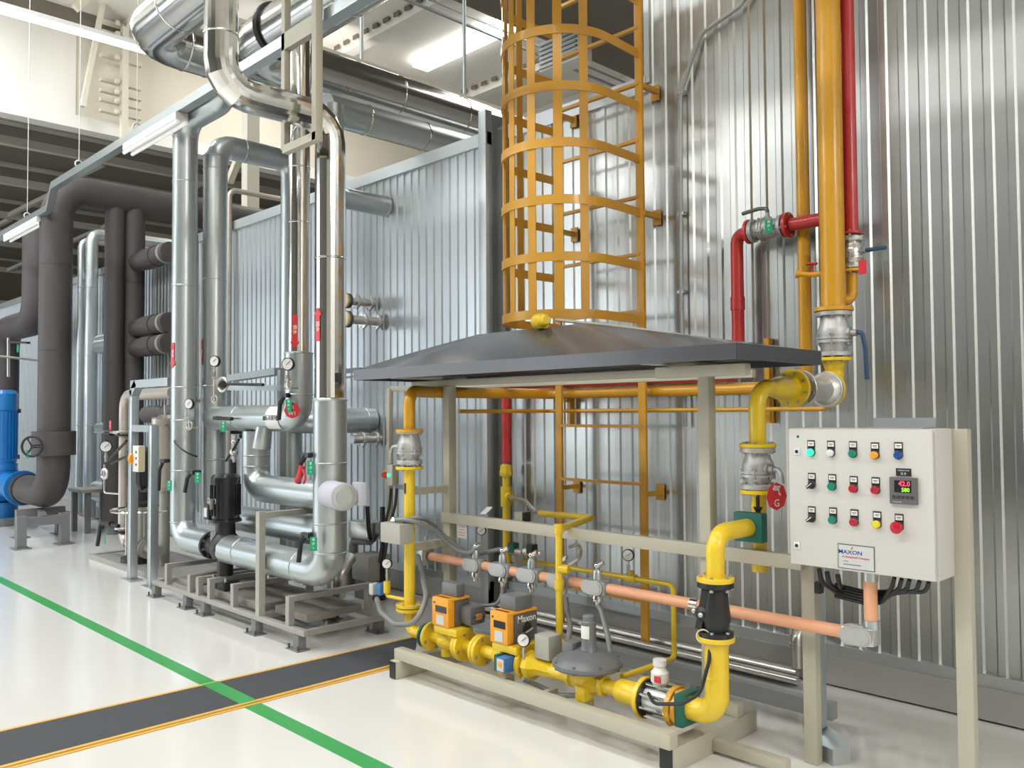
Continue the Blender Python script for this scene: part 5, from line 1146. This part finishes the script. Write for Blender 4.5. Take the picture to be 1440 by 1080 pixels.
# ---- stainless pump group
bp0 = P(120, 780, z=.05); bp1 = P(222, 813, z=.05)
t = thing('base_frame', 'low grey base plate under the stainless pump, left of the skid', 'base', V((bp0.x, bp0.y, 0)))
part('channel', MB().box((bp0.x, 3.12, 0), (-7.06, 3.17, .055)).box((bp0.x, 3.75, 0), (-7.06, 3.8, .055)).box((bp0.x, 3.17, 0), (bp0.x + .05, 3.75, .055)), 'rail_steel', t); part('deck', MB().box((bp0.x + .05, 3.171, .02), (-7.06, 3.749, .045)), 'rail_steel', t)
sy_ = 3.32
xs_ = PX(196, 750, sy_)
t = thing('steel_pump', 'shiny stainless vertical pump with ribbed casing behind the strut posts', 'pump', V((xs_, sy_, .05)))
part('base', MB().lathe((xs_, sy_, .046), Z, [(0, .17), (.05, .17), (.07, .13)], 28), 'black', t)
zp0, zp1 = .12, PZ(196, 712, sy_)
part('casing', MB().lathe((xs_, sy_, zp0), Z, [(0, .11), (zp1 - zp0, .11)], 32), 'steel', t)
for i in range(10):
    a = i * math.pi / 5; part('tie_rod', MB().cyl(V((xs_ + .12 * math.cos(a), sy_ + .12 * math.sin(a), zp0)), V((xs_ + .12 * math.cos(a), sy_ + .12 * math.sin(a), zp1)), .008, 8), 'steel', t)
part('head', MB().lathe((xs_, sy_, zp1), Z, [(0, .13), (.04, .13), (.06, .09), (.2, .09), (.21, .12), (.55, .12), (.6, .05)], 28), 'rubber', t)
part('port', MB().cyl((xs_ - .3, sy_, .2), (xs_ + .5, sy_, .2), .05).lathe((xs_ + .14, sy_, .2), X, [(0, .1), (.03, .1)], 24).lathe((xs_ + .2, sy_, .2), X, [(0, .1), (.03, .1)], 24), 'steel', t)
zr_ = PZ(196, 715, 3.1)
solo('guard_ring', MB().torus((xs_ + .12, sy_, zp1 - .02), Z, .3, .014, 40, 8), 'chrome', 'thin bright ring pipe around the stainless pump', 'ring')
xt = PX(172, 650, 3.3); zt2_ = PZ(190, 555, 3.3)
t = thing('steel_pipe', 'beige stainless pipe arching over from the left of the stainless pump', 'pipe', V((xt, 3.3, .2)))
part('pipe', MB().tube([(xs_ - .28, sy_, .2), (xt, sy_, .2), (xt, sy_, zt2_), (PX(243, 555, sy_), sy_, zt2_)], .055, .14, 24), 'steel_warm', t)
for yy in (607, 742): flange(t, (xt, sy_, PZ(172, yy, sy_)), Z, .09, .022, 'steel', 0); flange(t, (xt, sy_, PZ(172, yy + 5, sy_)), Z, .085, .02, 'rubber', 0)
for i, (a, b, lab) in enumerate((((134, 607), (160, 608), 'thin steel lever at the upper joint of the beige stainless pipe'), ((137, 767), (142, 735), 'black lever at the lower joint of the beige stainless pipe'))):
    t = thing('valve_lever', lab, 'lever', P(*b, y=sy_ - .06)); part('grip', MB().tube([P(*a, y=sy_ - .08), P(b[0], b[1], y=sy_ - .08), P(167, 740 if i else 610, y=sy_ - .06)], .022 if i else .016, .06, 10), 'black' if i else 'steel', t); part('joint', MB().cyl(P(150, 736 if i else 609, y=sy_ - .07), P(157, 737 if i else 609, y=sy_ - .07), .03, 10), 'black', t)
swing_tag(P(155, 598, y=sy_ - .12), .055, .1, -Y, 'red_tag', 'small red tag at the upper joint of the beige stainless pipe', [('常', .024, .02), ('闭', .024, -.01)])
swing_tag(P(148, 757, y=sy_ - .12), .04, .12, -Y, 'green_tag', 'narrow green tag near the floor left of the stainless pump')
gauge(P(149, 628, y=sy_ - .08), V((.85, -.5, 0)), .062, 'large dial gauge left of the beige stainless pipe', .1)
q = P(147, 657, y=sy_ - .08)
t = thing('gauge_siphon', 'steel siphon loop below the large dial gauge at left', 'siphon', q - Z * .3); part('ring', MB().torus(q - Z * .07, V((.2, -1, 0)), .05, .014, 24, 8), 'steel', t); part('tube', MB().tube([q + Z * .03, q - Z * .27, V((xt, sy_, q.z - .27))], .01, .03, 10), 'steel', t)
for i, (a, b) in enumerate((((152, 648), (178, 620)), ((156, 652), (186, 638)))):
    solo('cable', MB().cyl(P(*a, y=sy_ - .12), P(*b, y=sy_ - .2), .014 - .002 * i, 10), 'black', ['upper', 'lower'][i] + ' of two dark bars slanting left of the small control box', 'bar')
xv_ = PX(232, 640, 3.42)
t = thing('filter_vessel', 'slim beige filter vessel behind the leftmost silver clad pipe', 'vessel', V((xv_, 3.42, .045)))
zv0, zv1 = PZ(232, 690, 3.42), PZ(232, 592, 3.42)
part('shell', MB().lathe((xv_, 3.42, zv0), Z, [(0, .07), (.04, .1), (zv1 - zv0 - .05, .1), (zv1 - zv0 - .03, .125), (zv1 - zv0 + .02, .125), (zv1 - zv0 + .03, .09), (zv1 - zv0 + .06, .05)], 30), 'steel_warm', t); part('leg', MB().cyl((xv_, 3.42, .046), (xv_, 3.42, zv0), .05), 'frame_grey', t); part('vent', MB().cyl((xv_, 3.42, zv1), (xv_, 3.42, zv1 + .16), .012), 'steel', t)
bolts(t, (xv_, 3.42, zv1 - .005), Z, .112, 8, .011, .09)
solo('black_valve', MB().lathe(P(206, 583, y=3.7), X + Y * .2, [(0, .09), (.2, .1), (.3, .075), (.36, .075), (.4, .1), (.6, .09)], 24), 'foam', 'black insulated valve body behind the strut frame, left of the silver pipes', 'valve')
# strut frame with control box
p0, p1 = P(192, 815, z=0), P(213.5, 826, z=0)
t = thing('strut_frame', 'galvanised strut frame with cut corner in front of the stainless pump', 'frame', V((p0.x, 3.0, 0)))
za_, zb_ = PZ(193, 548, 3.0), PZ(213, 598, 3.0)
for x, z in ((p0.x, za_), (p1.x, zb_)):
    l = part('upright', MB().bar((x, 3.0, .012), (x, 3.0, z), .07, .07, X, .004), 'galv', t); part('foot_plate', MB().box((x - .12, 2.94, 0), (x + .1, 3.06, .012)), 'galv', l)
part('cross_strut', MB().bar((p0.x + .0, 3.0, za_ + .05), (PX(241, 540, 3.0), 3.0, za_ + .05), .07, .07), 'galv', t); part('cross_strut', MB().bar((p0.x, 3.0, za_ - .04), (p0.x + .12, 3.0, za_ + .06), .07, .07), 'galv', t)
part('cross_strut', MB().bar((p0.x, 3.0, zb_ - .03), (p1.x, 3.0, zb_ - .03), .06, .06), 'galv', t)
q = P(195, 645, y=2.93)
t = thing('control_box', 'small cream control box with red stop button on the strut post', 'box', q - Z * .12)
part('box', MB().cbox(q, (.12, .06, .23), .006), 'white', t); part('side_plate', MB().cbox(q + X * .065, (.012, .056, .22)), 'zip', t)
part('stop_ring', MB().lathe(q + V((-.06, -.02, 0)), V((-1, -.5, 0)), [(0, .05), (.02, .05)], 24), 'orange', t); part('stop_knob', MB().lathe(q + V((-.078, -.028, 0)), V((-1, -.5, 0)), [(0, .024), (.02, .034), (.03, .026)], 20), 'orange_red', t)
for k in range(3): part('key', MB().cbox(q + V((.025, -.032, .06 - .055 * k)), (.02, .006, .02)), 'ring', t)
for k, dx in enumerate((-.03, .0, .03)):
    a = q + V((dx, 0, -.115)); solo('cable', MB().tube([a, a - Z * .1, a + V((.02 - dx, .03, -.2)), a + V((.06, .09, -.12))], .013, .06, 10), 'black', 'black cable curling below the small cream control box, %s of three' % ['left', 'middle', 'right'][k], 'cable')
a, b = P(240, 620, y=R1 - .12), P(276, 642, y=R1 - .12)
solo('cable', MB().tube([P(236, 598, y=3.3), P(246, 622, y=R1 - .12), P(262, 638, y=R1 - .12), P(277, 642, y=R1 - .02)], .007, .2, 8), 'black', 'thin dark cable sagging across the leftmost silver clad pipe', 'cable')
# beige thin pipe and cream column above the low wall
x = PX(322, 400, WL - .07); z = PZ(324, 266, WL - .07)
solo('beige_pipe', MB().tube([(x, WL - .07, .5), (x, WL - .07, z), (x, 5.8, z)], .03, .09, 14), 'steel_warm', 'thin beige pipe climbing the wall and turning over its top, left of the chrome pipes', 'pipe')
q = P(352, 310, y=6.2)
t = thing('hall_column', 'cream hall column showing above the low wall behind the silver pipes', 'column', V((q.x, 6.2, 0)))
part('shaft', MB().box((q.x - .09, 6.1, 0), (q.x + .09, 6.3, 6.3)), 'hall_cream', t); part('bracket', MB().bar((q.x - .7, 6.2, 5.2), (q.x, 6.2, 5.9), .1, .1), 'hall_cream', t)
# ================================================================== DUCTS UNDER THE ROOF
def duct(name, label, m, pts, r, bend, seams=(), seg=5):
    pts = [V(p) for p in pts]; t = thing(name, label, 'duct', min(pts, key=lambda p: p.z)); part('sheet_metal', MB().tube(pts, r, bend, 36, seg), m, t, sharp=.2); bands(t, seams, r + .002, 'chrome', .02); return t
z1 = 4.6
e1 = P(203, 50, z=z1); e2 = P(350, 72, z=z1 - .1)
t = duct('steel_duct', 'big mirror-bright round duct at the top left, bending towards the wall', 'duct', [(2, e1.y, z1), (e1.x, e1.y, z1), (e1.x, 6.8, z1), (e1.x, 6.8, 4.0)], .19, .3, [((e1.x, y, z1), Y) for y in (3.0, 3.2, 4.0, 5.2, 6.1)] + [((x, e1.y, z1), X) for x in (-6.3, -4.8)])
t = duct('steel_duct', 'second bright round duct right of the top-left one, bending towards the wall', 'duct', [(2, e2.y, z1 - .1), (e2.x, e2.y, z1 - .1), (e2.x, 7.0, z1 - .1), (e2.x, 7.0, 3.8)], .2, .32, [((e2.x, y, z1 - .1), Y) for y in (4.8, 5.6, 6.4)] + [((x, e2.y, z1 - .1), X) for x in (-6.4, -5)])
part('clamp_ring', MB().torus((e2.x + .5, e2.y, z1 - .1), X, .21, .02, 36, 8), 'black', t)
q0, q1 = P(453, 58, z=4.85), P(690, 158, z=4.85)
t = thing('top_channel', 'cream cover channel on top of the bright ducts, running to the wall', 'channel', V((q0.x, q0.y, 4.8)))
xq = (q0.x + q1.x) / 2
part('channel', MB().bar((xq, 3.3, 4.82), (xq, 6.9, 4.82), .1, .07, Z), 'hall_cream', t); part('channel_lip', MB().bar((xq - .06, 3.3, 4.87), (xq - .06, 6.9, 4.87), .02, .05), 'hall_cream', t)
for y in (4.6, 5.9): part('hanger', MB().cyl((xq, y, 4.85), (xq, y, 8.2), .02, 8), 'galv_dull', t)
q = P(545, 190, z=4.02)
duct('clad_duct', 'smaller silver clad duct passing over the low wall below the bright ducts', 'galv', [(q.x, 3.9, 4.1), (q.x, 6.2, 4.1)], .13, 0, [((q.x, y, 4.1), Y) for y in (4.3, 4.95)])
# slim conduits under the roof
for i, (a, b) in enumerate((((578, 0), (712, 60)), ((612, 0), (700, 50)))):
    p, q = P(*a, z=7.7), P(*b, z=7.7); x = (p.x + q.x) / 2
    solo('roof_conduit', MB().bar((x, 4.5, 7.7 + .05 * i), (x, 15, 7.7 + .05 * i), .025 if i else .05, .03), 'galv_dull', ['thick', 'thin'][i] + ' grey conduit under the roof running away above the ladder', 'conduit')
# louvre unit near the skylight
q = P(795, 75, y=9.6)
t = thing('roof_louvre', 'white louvred unit under the roof seen through the ladder cage', 'louvre', q - Z * .3)
part('casing', MB().cbox(q, (.8, .3, .45)), 'hall_white', t)
for k in range(6): part('slat', MB().cbox(q + V((0, -.17, -.18 + k * .07)), (.75, .05, .03)), 'galv_dull', t)
# ================================================================== LIGHT
w = bpy.data.worlds.new('world'); SC.world = w; w.use_nodes = True
w.node_tree.nodes['Background'].inputs[0].default_value = (.80, .80, .78, 1); w.node_tree.nodes['Background'].inputs[1].default_value = .35
def area(loc, to, sx, sy, e, col=(1, .975, .93)):
    l = bpy.data.lights.new('hall_or_fill_lamp', 'AREA'); l.shape = 'RECTANGLE'; l.size = sx; l.size_y = sy; l.energy = e; l.color = col
    o = bpy.data.objects.new('hall_or_fill_lamp', l); COL.objects.link(o); o.location = loc
    o.rotation_euler = (V(to) - V(loc)).to_track_quat('-Z', 'Y').to_euler(); return o
area((-11.2, -7.4, 6.9), (-3.4, 4.4, 2.6), 1.6, .9, 120)
for x in (-13, -8, -3, 2):
    for y in (-7.5, -2.5, 1.6):
      if not (x > -5 and y < -5): area((x, y, 7.7), (x, y, 0), 3.2, .5, (70 if (x, y) == (-8, -7.5) else 185 if x < -5 else 150) if x < 0 else 80, (.90, .97, 1) if x < -5 else (1, .955, .87))
area((-12.2, 1.5, 6.2), (-15, 4, 7.3), 1.5, .6, 90, (1, .98, .95)); area((-12.2, 7.5, 7.4), (-15, 8, 7.0), 1.5, .6, 60, (1, .97, .92))  # added fill lamps that only brighten the far fascia
area((6.6, .5, 5.5), (-1, 3.4, 1.2), 1.6, 1.0, 170)  # added fill lamp for the right side of the cabinet
area((5.8, 1.5, 6.5), (8, 5, 3), 2.5, 1.2, 420)  # added lamp lighting the unseen right wall, which the ribs reflect
for x in (-12, -6): area((x, 8, 7.0 if x > -9 else 7.9), (x, 8, 0), 3, 1.2, 120)
for x in (-24, -33): area((x, 4, 6.3), (x, 4, 0), 3, 1.2, 90)
SC.view_settings.view_transform = 'Standard'; SC.view_settings.look = 'None'; SC.view_settings.gamma = 1; SC.view_settings.use_curve_mapping = False
SC.view_settings.exposure = -.41
SC.cycles.max_bounces = 8; SC.cycles.diffuse_bounces = 4; SC.cycles.glossy_bounces = 4; SC.cycles.caustics_reflective = False; SC.cycles.caustics_refractive = False
SC.cycles.sample_clamp_indirect = 6; SC.cycles.use_denoising = True
